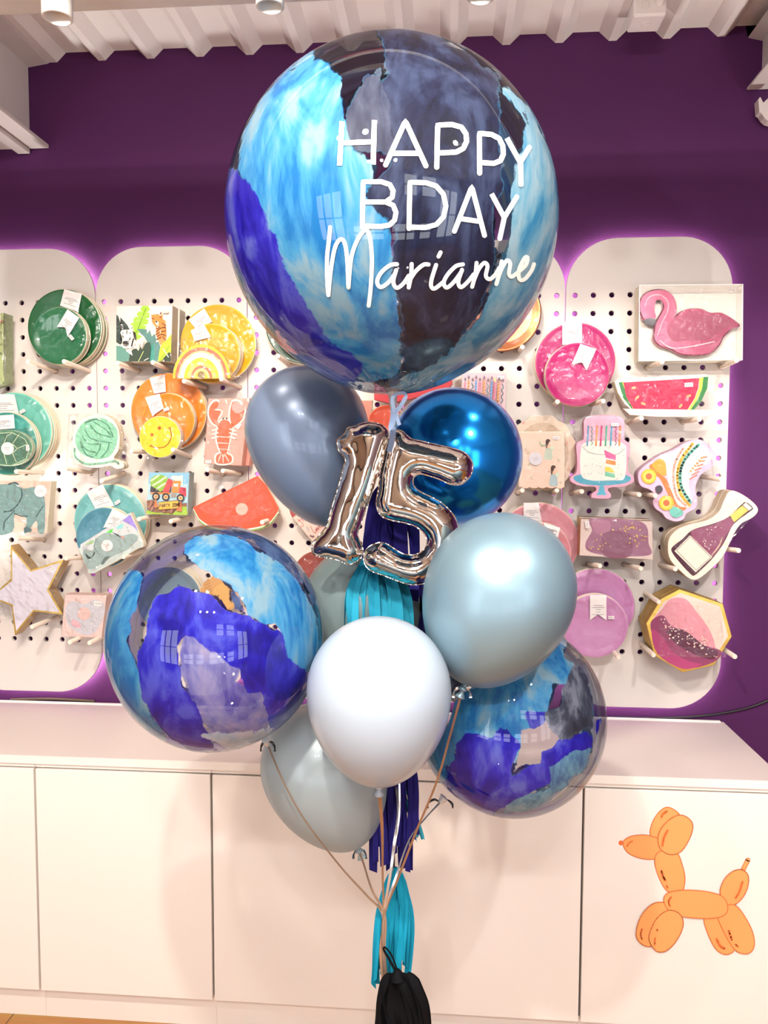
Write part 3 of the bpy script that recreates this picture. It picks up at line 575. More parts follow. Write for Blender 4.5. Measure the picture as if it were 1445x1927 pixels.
a.build(t); rsticker(t, 455, 958, 11.5, -.1315, 'd9a898'); price(t, 416, 917, -.4, -.1315, 8, 4)
wrapq(t, T([(830, 1130), (1380, 850), (1540, 1180), (1100, 1350)]), -.136, .0015, 12)
# --- seen through the left orb
plate('dinner_plate_pack', 'large slate blue round plates seen through the left clear orb', 318, 1129, 62, -.12, '6d8492', n=4, gap=.013, glabel='slate blue dinner plate pack behind the front slate one', group='slate blue plate packs', wrap=False)
t = pack('scalloped_plate_pack', 'tan scalloped plate seen through the left clear orb, right of slate plates', [(412+(37+1.6*math.cos(k*PI/2*5))*math.cos(k*PI/40), 1120+(37+1.6*math.cos(k*PI/2*5))*math.sin(k*PI/40)) for k in range(80)], -.12, .03, 'c9975c', 'plate', part='plate_stack')
a = Art(-.12); a.p('d3a563', circ(422, 1122, 24))
for k in range(7): a.st('a87550', [(394+k*1.2, 1092+k*5), (384+k*.6, 1096+k*6)], 1.2)
a.p('7a5634', circ(411, 1121, 1.6)).build(t)
# --- behind the large balloon
plate('dinner_plate_pack', 'dark green leaf-printed plates peeking out under the large balloon', 573, 610, 75, -.09, '31493a', wrap=False)
plate('dessert_plate_pack', 'yellow plate with coral rim peeking out under the large balloon', 573, 612, 57, -.13, 'efb45a', wrap=False, rim=mat('coral_rim', 'e58a76', .4))
plate('dinner_plate_pack', 'copper foil round plates peeking out right of the large balloon', 945, 588, 74, -.10, 'a4603e', metal=.85, rough=.3, edge=mat('copper_edge', '7a5240', .5), n=0, coat=.2)
t = pack('napkin_pack', 'dark red napkins between the large balloon and the blue foil orb', [(704, 690), (850, 690), (851, 722), (846, 729), (770, 752), (762, 752), (735, 760), (704, 752)], -.13, .03, 'b83a40', 'napkins', edge=mat('napkin_edge_red', 'a23a3e', .6))
plate('dessert_plate_pack', 'coral red round plates peeking out above the silver digits', 728, 800, 38, -.12, 'd8583e', wrap=True)
t = pack('napkin_pack', 'salmon paper pack right of the grey-blue balloon top', [(668, 753), (700, 753), (699, 770), (690, 812), (668, 812)], -.12, .03, 'd97a68', 'napkins')
T = cr(530, 920, 12.045)
t = pack('greeting_card', 'pale pink card with red handwriting below the grey-blue balloon', T([(255, 660), (365, 575), (900, 560), (1080, 830), (1000, 1000), (690, 1190)]), -.11, .006, 'e3bfb2', 'card', part='card')
a = Art(-.11); RDI = 'a8323a'
for s in ([(360, 690), (420, 730), (480, 800), (480, 850), (440, 860), (430, 830)], [(370, 740), (440, 690)], [(400, 600), (500, 740)], [(450, 690), (490, 660), (540, 730)], [(540, 700), (555, 715)], [(640, 740), (680, 790)], [(650, 780), (690, 760)], [(650, 850), (740, 1000), (780, 960)], [(760, 910), (800, 950), (790, 880), (840, 920), (830, 850), (890, 880)], [(890, 830), (930, 860), (920, 800), (980, 820)]): a.st(RDI, T(smooth(s, 3, False)), .9)
for s in ([(640, 1090), (650, 1040), (680, 1090)], [(690, 1110), (680, 1060), (720, 1100), (715, 1055)], [(720, 1060), (740, 1090)]): a.st('3a2c2c', T(s), .9)
a.p('b8a8a4', T([(540, 850), (600, 860), (640, 980), (590, 960)])).build(t)
mb = MB(); extr(mb, T([(150, 415), (355, 560), (250, 660), (205, 600)]), -.1, .02); mb.build('napkin_pack', [mat('card_9a3c3c', '9a3c3c', .5), EDGE], None, 'dark red napkin corner peeking out behind the pink card', 'napkins')
plate('dessert_plate_pack', 'brick red round plate peeking out between left orb and silver digits', 598, 1082, 46, -.12, 'a0504a', wrap=True)
# --- right side
T = cr(855, 690, 13.136)
t = pack('napkin_pack', 'pink napkins printed with a row of birthday candles', T([(200, 140), (1290, 165), (1255, 1160), (150, 1130)]), -.10, .03, 'e0b9c0', 'napkins')
a = Art(-.10)
for x, c, y0 in ((262, 'c8567f', 400), (350, 'c9863e', 350), (450, '4f8f86', 410), (535, '5a8fc4', 350), (630, 'c8567f', 405), (735, 'c9863e', 360), (830, '4f8f86', 420), (920, '5a8fc4', 370), (1000, 'c8567f', 410), (1100, 'c9863e', 390), (1200, '4f8f86', 430)):
    xx = lambda y: x-(y-400)*.06
    if c == '4f8f86': a.st(c, T(smooth([(xx(y0+q*80)+(22 if q % 2 else -22), y0+q*80) for q in range(7)], 3, False)), 1.6)
    else:
        a.st(c, T([(xx(y0), y0), (xx(y0+480), y0+480)]), 3.2)
        for q in range(6): a.st('e8d2cc' if c == 'c8567f' else 'efdcc0' if c[0] == 'c' else 'b9d2e2', T([(xx(y0+q*80)-18, y0+q*80+40), (xx(y0+q*80)+18, y0+q*80)] if c != 'c8567f' else [(xx(y0+q*80), y0+q*80), (xx(y0+q*80+60), y0+q*80+60)]), .7)
    a.p('7d7076' if x != 1000 else 'f2d27a', T(smooth([(x+5, y0-140), (x+30, y0-80), (x+5, y0-40), (x-22, y0-80)], 3)))
a.build(t); price(t, 942, 711, .03, -.1105)
plate('dinner_plate_pack', 'large hot pink round plates, front pack', 1082, 682, 76.5, -.10, 'b31c68', band=[(1058, 606), (1095, 606), (1095, 645), (1058, 649)], n=1, glabel='hot pink dinner plate pack behind the front one', group='hot pink dinner plate packs')
plate('dessert_plate_pack', 'small hot pink round plates with a white ribbon label, front pack', 1086, 705, 61, -.14, 'bb1f6c', band=[(1092, 647), (1122, 657), (1104, 697), (1095, 682), (1076, 685)], n=2, glabel='small hot pink plate pack behind the front one', group='small hot pink plate packs')
# flamingo box
T = cr(1150, 500, 4.898)
qd = T([(262, 180), (1213, 172), (1208, 868), (255, 878)]); P = [at(x, y, -.17) for x, y in qd]; 
t = thing('gift_box', ((P[0].x+P[1].x)/2, -.08, min(p.z for p in P)), 'clear-lidded box holding a pink foil flamingo plate', 'box')
mb = MB(); extr(mb, qd, -.125, .06); mb.build('box_base', [mat('card_e6d8cc', 'e3d6ca', .5), EDGE], t)
bl = T(smooth([(300, 500), (262, 420), (260, 330), (310, 250), (400, 215), (500, 220), (570, 270), (598, 350), (590, 430), (560, 490), (640, 420), (740, 390), (840, 395), (920, 430), (1020, 430), (1100, 470), (1180, 530), (1185, 560), (1110, 590), (1040, 660), (1000, 740), (900, 815), (760, 830), (640, 820), (540, 770), (450, 745), (395, 690), (390, 620), (410, 520), (480, 380), (450, 310), (400, 320), (385, 400), (400, 470), (370, 490)], 3))
PF = mat('pink_foil', 'b0506a', .22, metal=.75, coat=.5, bump=.12, bscale=14)
mb = MB(); extr(mb, bl, -.148, .02, 0, 0, .004); o = mb.build('flamingo_plate', PF, t)
cb = (1150+720/4.898, 500+600/4.898)
body = T(smooth([(520, 560), (620, 470), (740, 425), (860, 440), (960, 465), (1050, 480), (1110, 520), (1050, 570), (960, 640), (880, 680), (700, 690), (560, 690)], 4))
Art(-.1485).p(mat('pink_foil_dish', '94475a', .3, metal=.7, bump=.15, bscale=12), body).p('4e4448', T(smooth([(295, 505), (370, 480), (412, 510), (390, 545), (340, 545)], 4))).st('eab4bc', T(smooth([(430, 640), (470, 520), (520, 420), (520, 330), (450, 270), (350, 290), (310, 370)], 4, False)), 1.6).st('e9b9c0', T(smooth([(450, 690), (560, 760), (760, 740), (950, 700)], 4, False)), 2).build(t)
mb = MB()
q1 = [at(x, y, -.172) for x, y in ccw(qd)[::-1]]
mb.poly(q1, 0)
for i in range(4):
    a_, b_ = q1[i], q1[(i+1) % 4]; mb.poly([a_, Vector((a_.x, -.125, a_.z)), Vector((b_.x, -.125, b_.z)), b_], 0)
    mb.tube([a_, b_], .0012, 6, 1)
for v in q1: mb.tube([v, Vector((v.x, -.125, v.z))], .0012, 6, 1)
mb.build('clear_lid', [cello(), mat('clear_box_edge', 'f2ebe2', .2, coat=1.)], t); price(t, 1378, 546, 0, -.1265, 13, 4)
# watermelon wedge napkins
wo = T([(30, 1068), (60, 1042), (875, 998), (897, 1028), (888, 1140), (835, 1250), (760, 1335), (200, 1340), (120, 1270), (60, 1170)])
t = pack('napkin_pack', 'half-round watermelon napkins in a clear bag under the flamingo box', wo, -.15, .04, 'e6d6c8', 'napkins')
a = Art(-.15)
a.p('2f7a3c', T([(68, 1075), (120, 1072), (210, 1320), (190, 1320), (110, 1220)]), T([(845, 1026), (895, 1024), (885, 1130), (830, 1250), (760, 1330), (720, 1330), (800, 1230), (840, 1120)]))
a.p('b9cf4a', T([(100, 1076), (118, 1075), (215, 1325), (200, 1325)]), T([(810, 1034), (850, 1030), (835, 1140), (790, 1240), (730, 1330), (705, 1330), (770, 1230), (810, 1120)]))
a.p('c9234c', T([(112, 1076), (812, 1036), (800, 1130), (770, 1220), (700, 1330), (210, 1330), (140, 1210)]))
for x, y, r in ((208, 1125, .2), (240, 1215, .8), (296, 1272, -.4), (715, 1200, .3), (640, 1292, .9)): a.p('d9a878', circ(1150+x/4.898, 500+y/4.898, 5, 2.4, 10, rot=-r))
a.build(t); price(t, 1296, 724, -.05, -.1525, 16, 8)
mb = MB(); lp = T([(110, 1318), (1020, 1330), (1020, 1352), (870, 1395), (420, 1392), (170, 1375)]); extr(mb, lp, -.165, .01); mb.build('bag_flap', [mat('clear_film_print', 'd8c4ba', .3, coat=.6), EDGE], t)
wrapq(t, T([(20, 1010), (890, 975), (900, 1330), (110, 1330)]), -.157, .002, 16)
# fairy plates and napkins
T = cr(940, 740, 5.558)
so = [(1020+(62+3.5*abs(math.sin(a*6)))*math.cos(a), 852+(69+3.5*abs(math.sin(a*6)))*math.sin(a)) for a in [2*PI*k/120 for k in range(120)]]
t = pack('scalloped_plate_pack', 'scalloped cream fairy plates behind the fairy napkins', so, -.11, .03, 'dcc4ae', 'plate', part='plate_stack')
a = Art(-.11); a.p('c9ae96', circ(1020, 852, 50, 57)).p('b99a80', T(smooth([(480, 380), (540, 330), (600, 380), (560, 400)], 3)))
for x, y in ((250, 310), (700, 520), (720, 800), (680, 860)): a.p('dba79a', circ(940+x/5.558, 740+y/5.558, 3))
a.build(t); wrapq(t, [(958, 780), (1082, 780), (1082, 925), (958, 925)], -.117, .004, 18, .01)
no = T([(190, 400), (680, 400), (680, 980)]+[(680-i*11.5, 982+14*abs(math.sin(i*PI/8))) for i in range(0, 41)]+[(200, 980)])
t = pack('napkin_pack', 'peach fairy napkins with scalloped lower edge', no, -.145, .03, 'e7c8b4', 'napkins')
a = Art(-.145)
for x, y in ((510, 500), (565, 775)):
    q = cr(940+x/5.558, 740+y/5.558, 5.558)
    a.p('b9c4b0' if x == 510 else 'a9bcc0', q(smooth([(-20, 60), (20, 60), (45, 180), (0, 195), (-45, 180)], 3))).p('e6b79a', q(smooth([(-12, 30), (18, 30), (22, 70), (-15, 70)], 3))).p('4a2c22', q(smooth([(-25, -10), (0, -22), (22, -5), (10, 10), (-5, 40), (-22, 80), (-28, 30)], 3)))
    a.p('c8d2bc', q(smooth([(20, 60), (60, 60), (50, 100), (22, 90)], 3))).st('d8ab90', q([(-15, 50), (-60, 40)]), 1)
a.st('9cb59a', T([(420, 510), (440, 550), (480, 540)]), 2)
for x, y in ((270, 590), (310, 740), (300, 620), (620, 700), (330, 880), (640, 930)): a.p('c9bda6', circ(940+x/5.558, 740+y/5.558, 2.4))
a.build(t); rsticker(t, 940+378/5.558, 740+685/5.558, 12.5, -.1485, 'd4cdd4'); price(t, 940+590/5.558, 740+468/5.558, 0, -.1485, 13, 6)
wrapq(t, T([(185, 400), (690, 400), (690, 990), (185, 990)]), -.153, .004, 18)
# cake
ck = T(smooth([(890, 270), (960, 235), (1090, 228), (1220, 235), (1300, 275), (1308, 400), (1305, 480), (1350, 520), (1362, 600), (1340, 800), (1400, 870), (1400, 930), (1300, 980), (1180, 985), (1130, 1010), (1165, 1060), (1150, 1100), (1060, 1105), (965, 1095), (965, 1055), (1010, 1020), (990, 980), (860, 975), (750, 930), (740, 880), (800, 830), (810, 700), (800, 560), (820, 510), (880, 480), (880, 370)], 3))
t = pack('napkin_pack', 'pink-edged birthday cake shaped napkins on a blue cake stand', ck, -.15, .03, 'dba0b6', 'napkins', edge=mat('napkin_edge_rose', 'c990a4', .6))
a = Art(-.15)
a.p('4f9fb8', T(smooth([(770, 885), (860, 850), (1080, 880), (1290, 850), (1375, 890), (1310, 940), (1080, 965), (850, 945)], 4))).p('5aa9c0', T([(1045, 960), (1090, 960), (1100, 1030), (1120, 1065), (1010, 1065), (1035, 1030)]))
a.p('ece2d8', T(smooth([(850, 590), (870, 530), (960, 500), (1090, 495), (1230, 505), (1310, 540), (1325, 600), (1310, 880), (1200, 910), (1080, 915), (950, 910), (860, 870), (840, 720)], 4)))
a.st('4e4644', T(smooth([(865, 560), (940, 620), (1060, 640), (1220, 640), (1310, 580)], 5, False)), .7)
a.p('d65f96', T([(1090, 590), (1215, 650), (1215, 700), (1110, 675)])).p('f0d8d8', T([(1110, 675), (1215, 700), (1215, 712), (1110, 690)])).p('e8863c', T([(1112, 690), (1215, 715), (1210, 755), (1112, 735)])).p('f4e9dc', T([(1110, 735), (1210, 755), (1208, 790), (1108, 770)])).p('e9cb45', T([(1105, 770), (1150, 770), (1205, 830), (1105, 815)])).p('7cc4a4', T([(1103, 820), (1205, 845), (1205, 885), (1103, 865)])).p('f4e9dc', T([(1090, 865), (1200, 885), (1190, 905), (1090, 912)]))
for x, c in ((920, '5a8fb0'), (965, '6fa89a'), (1012, 'e8904c'), (1060, 'c2326f'), (1112, '4aa98a'), (1165, '4a9ab8'), (1215, 'b5558c'), (1255, 'd8803c')):
    if c in ('6fa89a', 'b5558c'): a.st(c, T(smooth([(x+(9 if q % 2 else -9), 350+q*24) for q in range(9)], 3, False)), 1.3)
    else: a.st(c, T([(x+8, 345), (x-4, 545)]), 3)
random.seed(3)
for i in range(34):
    x, y = random.uniform(870, 1290), random.uniform(545, 890)
    if not (1080 < x < 1225 and y > 580): r = random.uniform(0, 3); a.st('6b605e', T([(x, y), (x+16*math.cos(r), y+16*math.sin(r))]), .6)
a.build(t); price(t, 1157, 799, 0, -.1575, 14, 6); wrapq(t, T([(880, 240), (1310, 240), (1370, 1000), (780, 1000)]), -.16, .003, 18)
# roller skate
T = cr(1170, 780, 5.2545)
sk = T(smooth([(160, 640), (170, 560), (260, 480), (380, 400), (520, 340), (640, 270), (760, 245), (850, 290), (920, 380), (935, 440), (890, 520), (790, 590), (740, 680), (730, 760), (748, 850), (730, 930), (640, 980), (610, 1040), (530, 1060), (440, 1030), (400, 980), (330, 930), (305, 860), (330, 800), (270, 740), (190, 710)], 3))
t = pack('napkin_pack', 'pastel roller skate shaped napkins with yellow wheels', sk, -.15, .05, 'd9b4cc', 'napkins', edge=mat('napkin_edge_lilac', 'b99aa8', .6, bump=.3, bscale=200))
a = Art(-.15)
a.p('ecd9d4', T(smooth([(380, 430), (520, 370), (660, 290), (780, 290), (880, 380), (890, 440), (800, 510), (700, 590), (660, 680), (690, 850), (660, 920), (590, 940), (520, 860), (470, 700), (440, 560)], 3)))
a.p('e87a44', T(smooth([(270, 520), (300, 490), (360, 570), (440, 640), (500, 780), (560, 900), (640, 920), (600, 950), (520, 910), (440, 760), (380, 640), (320, 590)], 3))).p('ee9a3c', T(smooth([(300, 490), (380, 435), (430, 480), (440, 600), (400, 600), (340, 560)], 3)))
a.st('e0aa9c', T(smooth([(610, 330), (530, 470), (510, 620), (540, 800), (630, 900)], 5, False)), 4.5).st('ecb442', T(smooth([(700, 290), (590, 440), (550, 600), (580, 780), (670, 900)], 5, False)), 5.5).st('5fb3a2', T(smooth([(760, 300), (640, 420), (580, 560), (590, 720), (680, 870)], 5, False)), 5.5)
for i in range(6): a.st('e87a54', T([(670+i*26, 640-i*44), (740+i*20, 600-i*36)]), 2); a.p('ee9050', circ(1170+(680+i*22)/5.2545, 780+(560-i*26)/5.2545, 2))
a.p('6fbcae', T(smooth([(470, 940), (520, 910), (600, 950), (600, 990), (540, 1020), (490, 1000)], 3)))
for x, y in ((267, 612), (440, 875)): q = (1170+x/5.2545, 780+y/5.2545); a.p('eeb23c', circ(*q, 14)).p('f2c860', circ(*q, 10.5)).p('e8694a', circ(*q, 6))
a.p('4f4850', T(smooth([(330, 720), (380, 700), (405, 740), (380, 780), (345, 775)], 3))); a.build(t)
wrapq(t, T([(300, 430), (860, 240), (930, 700), (500, 1040)]), -.158, .003, 18)
# bottle plate
bo = T(smooth([(1060, 760), (1130, 760), (1240, 820), (1330, 900), (1345, 960), (1290, 1020), (1180, 1080), (1110, 1180), (1060, 1290), (990, 1420), (880, 1530), (760, 1625), (680, 1630), (590, 1560), (480, 1440), (455, 1330), (470, 1220), (560, 1130), (700, 1080), (850, 1040), (960, 960), (1010, 850)], 3))
t = pack('bottle_plate_pack', 'cream bottle-shaped plates printed with a plum wine bottle, front pack', bo, -.165, .02, 'eed9c6', 'plate', edge=mat('plate_edge_cream', 'cdb79d', .5, bump=.5, bscale=250), part='plate_stack')
a = Art(-.165)
a.p('4a2836', T(smooth([(1210, 870), (1290, 920), (1280, 950), (1110, 1080), (1040, 1210), (990, 1300), (890, 1430), (780, 1540), (720, 1590), (680, 1580), (560, 1450), (495, 1360), (500, 1310), (600, 1230), (700, 1140), (900, 1080), (1060, 1010)], 3)))
a.p('8a4a66', T(smooth([(1060, 1020), (1105, 1075), (1030, 1200), (980, 1300), (880, 1420), (770, 1340), (680, 1170), (760, 1125), (900, 1090)], 3))).p('e8d8c8', T([(675, 1195), (895, 1410), (730, 1560), (520, 1350)])).st('3a2a2e', T([(678, 1208), (880, 1412), (735, 1540), (540, 1345)]), .8, True)
a.p('e0bd5a', T([(1070, 1000), (1190, 900), (1250, 950), (1110, 1065)])).p('eed9c6', T([(1195, 895), (1225, 870), (1290, 925), (1255, 950)])).st('3a2a2e', T(smooth([(1190, 895), (1220, 868), (1290, 915), (1280, 945)], 3, False)), .9)
a.st('d9b8a8', T(smooth([(890, 1390), (960, 1300), (990, 1220)], 4, False)), 2.6)
for i in range(26): a.p('e6c4c4', circ(1170+random.uniform(800, 990)/5.2545, 780+random.uniform(1090, 1360)/5.2545, random.choice((.5, .8, 1.2)), n=8))
a.build(t); behind(t, 3, .022, 'cream bottle-shaped plate pack stacked behind the front bottle plate', 'bottle plate packs'); wrapq(t, T([(470, 1210), (1150, 780), (1340, 960), (700, 1640)]), -.174, .002, 18)
# plum napkins
T = cr(1000, 930, 3.247)
t = pack('napkin_pack', 'oblong plum watercolour napkins with gold flecks', T([(300, 150), (740, 165), (742, 400), (292, 375)]), -.15, .04, 'd3bcb4', 'napkins', edge=GOLD)
a = Art(-.15); a.p('94607a', T(smooth([(360, 150), (600, 155), (700, 190), (715, 300), (722, 372), (500, 376), (355, 352), (330, 300), (370, 220)], 4))).p('824e66', T(smooth([(440, 240), (540, 230), (610, 260), (600, 380), (440, 375)], 4))).p('a87088', T(smooth([(370, 170), (470, 160), (480, 220), (400, 240)], 4)))
for i in range(50):
    x, y = (random.gauss(580, 30), random.gauss(210, 14)) if i < 16 else (random.gauss(660, 35), random.gauss(280, 35)) if i < 34 else (random.gauss(400, 30), random.gauss(320, 25))
    if 340 < x < 735 and 170 < y < 380: a.p('d9b35c', circ(1000+x/3.247, 930+y/3.247, random.uniform(.9, 2.2), random.uniform(.7, 1.6), 7, rot=random.random()*3))
a.build(t); price(t, 1105, 987, 1.57, -.162, 13, 7); c = copy_tree(t, None, ('printed_picture', 'price_sticker')); c.location += Vector((.003, .044, .003)); c['label'] = 'second plum napkin pack behind the gold-flecked front one'
wrapq(t, T([(298, 148), (742, 163), (744, 402), (290, 377)]), -.163, .002, 16)
# pink (dusty) plates
plate('dinner_plate_pack', 'large salmon pink round plates right of the blue foil orb', 1013, 1021, 77, -.10, 'dd8f9a', n=2, gap=.012, glabel='salmon pink dinner plate pack behind the front one', group='salmon pink dinner plate packs', band=[(985, 946), (1013, 946), (1020, 983), (985, 980)])
plate('dessert_plate_pack', 'small salmon pink round plates partly behind the right pearl balloon', 1018, 1040, 57, -.14, 'd98a94', n=1, glabel='small salmon pink plate pack behind the front one', group='small salmon pink plate packs', band=[(1024, 985), (1054, 993), (1050, 1011), (1024, 1002)])
plate('dinner_plate_pack', 'large lilac round plates below the plum napkins', 1120, 1142, 75, -.10, 'c47fb4', n=1, glabel='large lilac plate pack behind the front lilac one', group='lilac dinner plate packs', band=[(1058, 1118), (1086, 1110), (1086, 1125), (1062, 1134)])
plate('dessert_plate_pack', 'small lilac round plates with a white swallowtail label', 1120, 1178, 62, -.14, 'c786b6', n=2, gap=.01, glabel='small lilac plate pack behind the front small lilac one', group='small lilac plate packs', band=[(1110, 1120), (1141, 1120), (1141, 1167), (1125, 1156), (1110, 1167)], sticker=(1150, 1162, 0))
# octagonal plate
oc = T([(905, 580), (1170, 670), (1225, 870), (1115, 1045), (925, 1090), (750, 985), (700, 790), (790, 640)])
t = pack('octagonal_plate_pack', 'octagonal gold-rimmed plates with plum watercolour, front pack', oc, -.16, .022, GOLD, 'plate', edge=mat('gold_edge_stack', 'c9a45c', .35, metal=.8, bump=.6, bscale=260), part='plate_stack')
co_ = (1000+963/3.247, 930+835/3.247); o2 = lambda f: [(co_[0]+(x-co_[0])*f, co_[1]+(y-co_[1])*f) for x, y in oc]
a = Art(-.16); a.p('e0c8bc', o2(.91))
a.p('d78f9c', T(smooth([(850, 640), (940, 640), (1010, 720), (1070, 800), (1110, 880), (1130, 990), (1090, 1030), (920, 1060), (770, 960), (735, 790), (800, 700)], 4)))
a.p('8a4062', T(smooth([(730, 780), (800, 740), (850, 800), (940, 850), (1050, 920), (1160, 960), (1105, 1030), (925, 1065), (770, 970), (740, 870)], 4))).p('a8436f', T(smooth([(735, 830), (800, 870), (860, 960), (960, 1020), (1040, 1040), (925, 1068), (770, 975)], 4)))
a.p('5c2c44', T(smooth([(830, 830), (930, 830), (1060, 930), (1140, 960), (1100, 1010), (960, 960), (870, 900)], 4)))
for i in range(70):
    x = random.uniform(790, 1130); y = 780+(x-790)*.55+random.gauss(10, 38)
    if y < 1010: a.p('ecd2c6', circ(1000+x/3.247, 930+y/3.247, random.uniform(.6, 2.3), random.uniform(.6, 2), 8))
a.build(t); behind(t, 3, .024, 'octagonal gold-edged plate pack stacked behind the front octagon', 'octagonal plate packs'); wrapq(t, T([(790, 640), (1150, 660), (1190, 1000), (760, 990)]), -.178, .003, 18, .006)
# ------------------------------------------------------------------ counter
DC = .4779; HC = .78; ZD = .0977; XE = 2.0101
LAM = mat('white_laminate', 'efe7df', .38, var=.02, scale=3); TOPM = mat('worktop_laminate', 'ddcfca', .42, var=.03, scale=4)
DGAP = mat('grey_door_gap', '6d625c', .7)
cabs = [(-1.0093, -.5057), (-.5057, -.0021), (-.0021, .5016), (.5016, 1.0043), (1.0043, 1.5065), (1.5065, XE)]
CLAB = ['white cabinet beyond the left frame edge', 'white cabinet cut off by the left frame edge', 'white cabinet left of the balloon bunch, full door visible', 'white cabinet just left of the ribbons and tassels', 'white cabinet behind the right clear orb and black tassel', 'white cabinet with the orange balloon dog sticker on its door']
for (a, b), lab in list(zip(cabs, CLAB))[1:]:
    t = thing('base_cabinet', ((a+b)/2, -DC/2, 0), lab, 'cabinet', 'counter cabinets')
    mb = MB(); mb.box((a+.0005, -DC+.021, .1), (b-.0005, -.03, HC-.0225)); mb.build('cabinet_body', [DGAP], t)
    mb = MB(); mb.box((a+.0005, -DC+.004, HC-.034), (b-.0005, -DC+.021, HC-.0225), bev=.001); mb.build('top_rail', LAM, t)
    mb = MB(); mb.box((a+.003, -DC, ZD), (b-.003, -DC+.0195, HC-.0375), bev=.0012); mb.build('door', LAM, t)
    mb = MB(); mb.box((a+.0003, -DC+.03, 0), (b-.0003, -DC+.05, .1)); mb.build('plinth', LAM, t)
    if b == XE:
        mb = MB(); mb.box((b-.0004, -DC+.004, 0), (b+.012, -.01, HC-.0225)); mb.build('end_panel', LAM, t)
t = thing('worktop', (.5, -DC/2, HC-.022), 'long continuous white worktop along the purple wall', 'worktop')
mb = MB(); mb.box((-1.02, -DC-.001, HC-.022), (XE+.012, -.012, HC), bev=.0015); mb.build('worktop_slab', TOPM, t)
mb = MB(); mb.box((-1.02, -DC-.0025, HC-.0222), (XE+.0125, -DC-.0008, HC+.0003)); mb.build('front_edge_band', LAM, t)
mb = MB(); mb.box((-1.02, -.022, HC), (XE, -.011, HC+.004)); mb.build('back_upstand', mat('bright_white_strip', 'f4eee6', .5), t)
# balloon dog sticker
T = cr(1080, 1280, 2.978); a = Art(-DC); FO, OO, HI = 'f3a563', 'e07c4a', 'e8743e'
def dog(pts, sm=True):
    q = T(smooth(pts, 5)) if sm else T(pts); a.p(FO, q).st(OO, q, 1.9, True)
dog([(428, 870), (438, 800), (480, 735), (528, 712), (585, 745), (592, 790), (560, 880), (480, 900)])
a.st(OO, T([(945, 1066), (974, 1008)]), 9.4).st(FO, T([(945, 1066), (974, 1008)]), 6)
dog([(275, 912), (310, 878), (390, 867), (465, 885), (508, 930), (500, 980), (450, 1003), (370, 998), (300, 965)])
a.p(HI, circ(1080+263/2.978, 1280+912/2.978, 4.6))
dog([(452, 1010), (480, 960), (570, 960), (608, 1040), (622, 1120), (604, 1190), (562, 1202), (510, 1168), (470, 1090)])
dog([(470, 895), (490, 830), (550, 772), (610, 757), (663, 800), (655, 870), (605, 955), (545, 978), (490, 952)])
dog([(730, 1330), (800, 1320), (880, 1400), (903, 1500), (860, 1537), (800, 1512), (750, 1420)])
dog([(820, 1200), (835, 1130), (880, 1078), (935, 1062), (976, 1095), (970, 1170), (930, 1235), (870, 1265)])
dog([(805, 1320), (850, 1265), (915, 1270), (990, 1385), (1011, 1480), (980, 1530), (910, 1518), (850, 1430)])
dog([(348, 1425), (375, 1325), (440, 1255), (510, 1248), (540, 1290), (490, 1400), (440, 1488), (380, 1480)])
dog([(503, 1232), (530, 1192), (620, 1177), (740, 1185), (830, 1212), (862, 1270), (840, 1318), (760, 1335), (620, 1327), (535, 1295)])
dog([(422, 1425), (465, 1335), (530, 1290), (592, 1310), (612, 1370), (580, 1450), (525, 1512), (470, 1522), (430, 1480)])
for s, w in (([(490, 768), (500, 748), (522, 735)], 3), ([(495, 928), (505, 880), (525, 842)], 3.6), ([(297, 932), (310, 912), (328, 902)], 2), ([(490, 1068), (500, 1100), (512, 1122)], 3.6), ([(519, 1150), (525, 1164)], 2.6), ([(945, 1130), (925, 1190), (905, 1222)], 3), ([(545, 1215), (530, 1240), (538, 1266)], 3), ([(382, 1395), (374, 1425), (382, 1452)], 2.4), ([(455, 1445), (452, 1485)], 2.4), ([(466, 1398), (468, 1402)], 3), ([(800, 1450), (820, 1490), (845, 1504)], 3.4), ([(868, 1405), (885, 1455)], 3.4), ([(905, 1480), (920, 1494)], 2.4)): a.st(HI, T(smooth(s, 3, False)), w)
lo = at(1280, 1800, -DC); a.mb.build('door_sticker', a.m, None, 'orange balloon dog sticker on the right white cabinet door', 'sticker')
# cable along the wall
def wirepts(px, Y): return [at(x, y, Y) for x, y in smooth(px, 6, False)]
BLK = mat('black_rubber', '17141a', .4)
mb = MB(); mb.tube(wirepts([(1095, 1349), (1160, 1350), (1250, 1351), (1330, 1346), (1400, 1334), (1450, 1316), (1500, 1290)], -.008), .0035, 8); mb.build('power_cable', BLK, None, 'black cable rising along the purple wall at the right worktop end', 'cable')
mb = MB(); mb.tube(wirepts([(20, 1316.5), (80, 1315), (130, 1316.5), (178, 1319.5)], -.0065), .0045, 8); mb.build('power_cable', mat('dark_cable', '4a3a2a', .5), None, 'short dark cable lying behind the worktop at the left', 'cable')
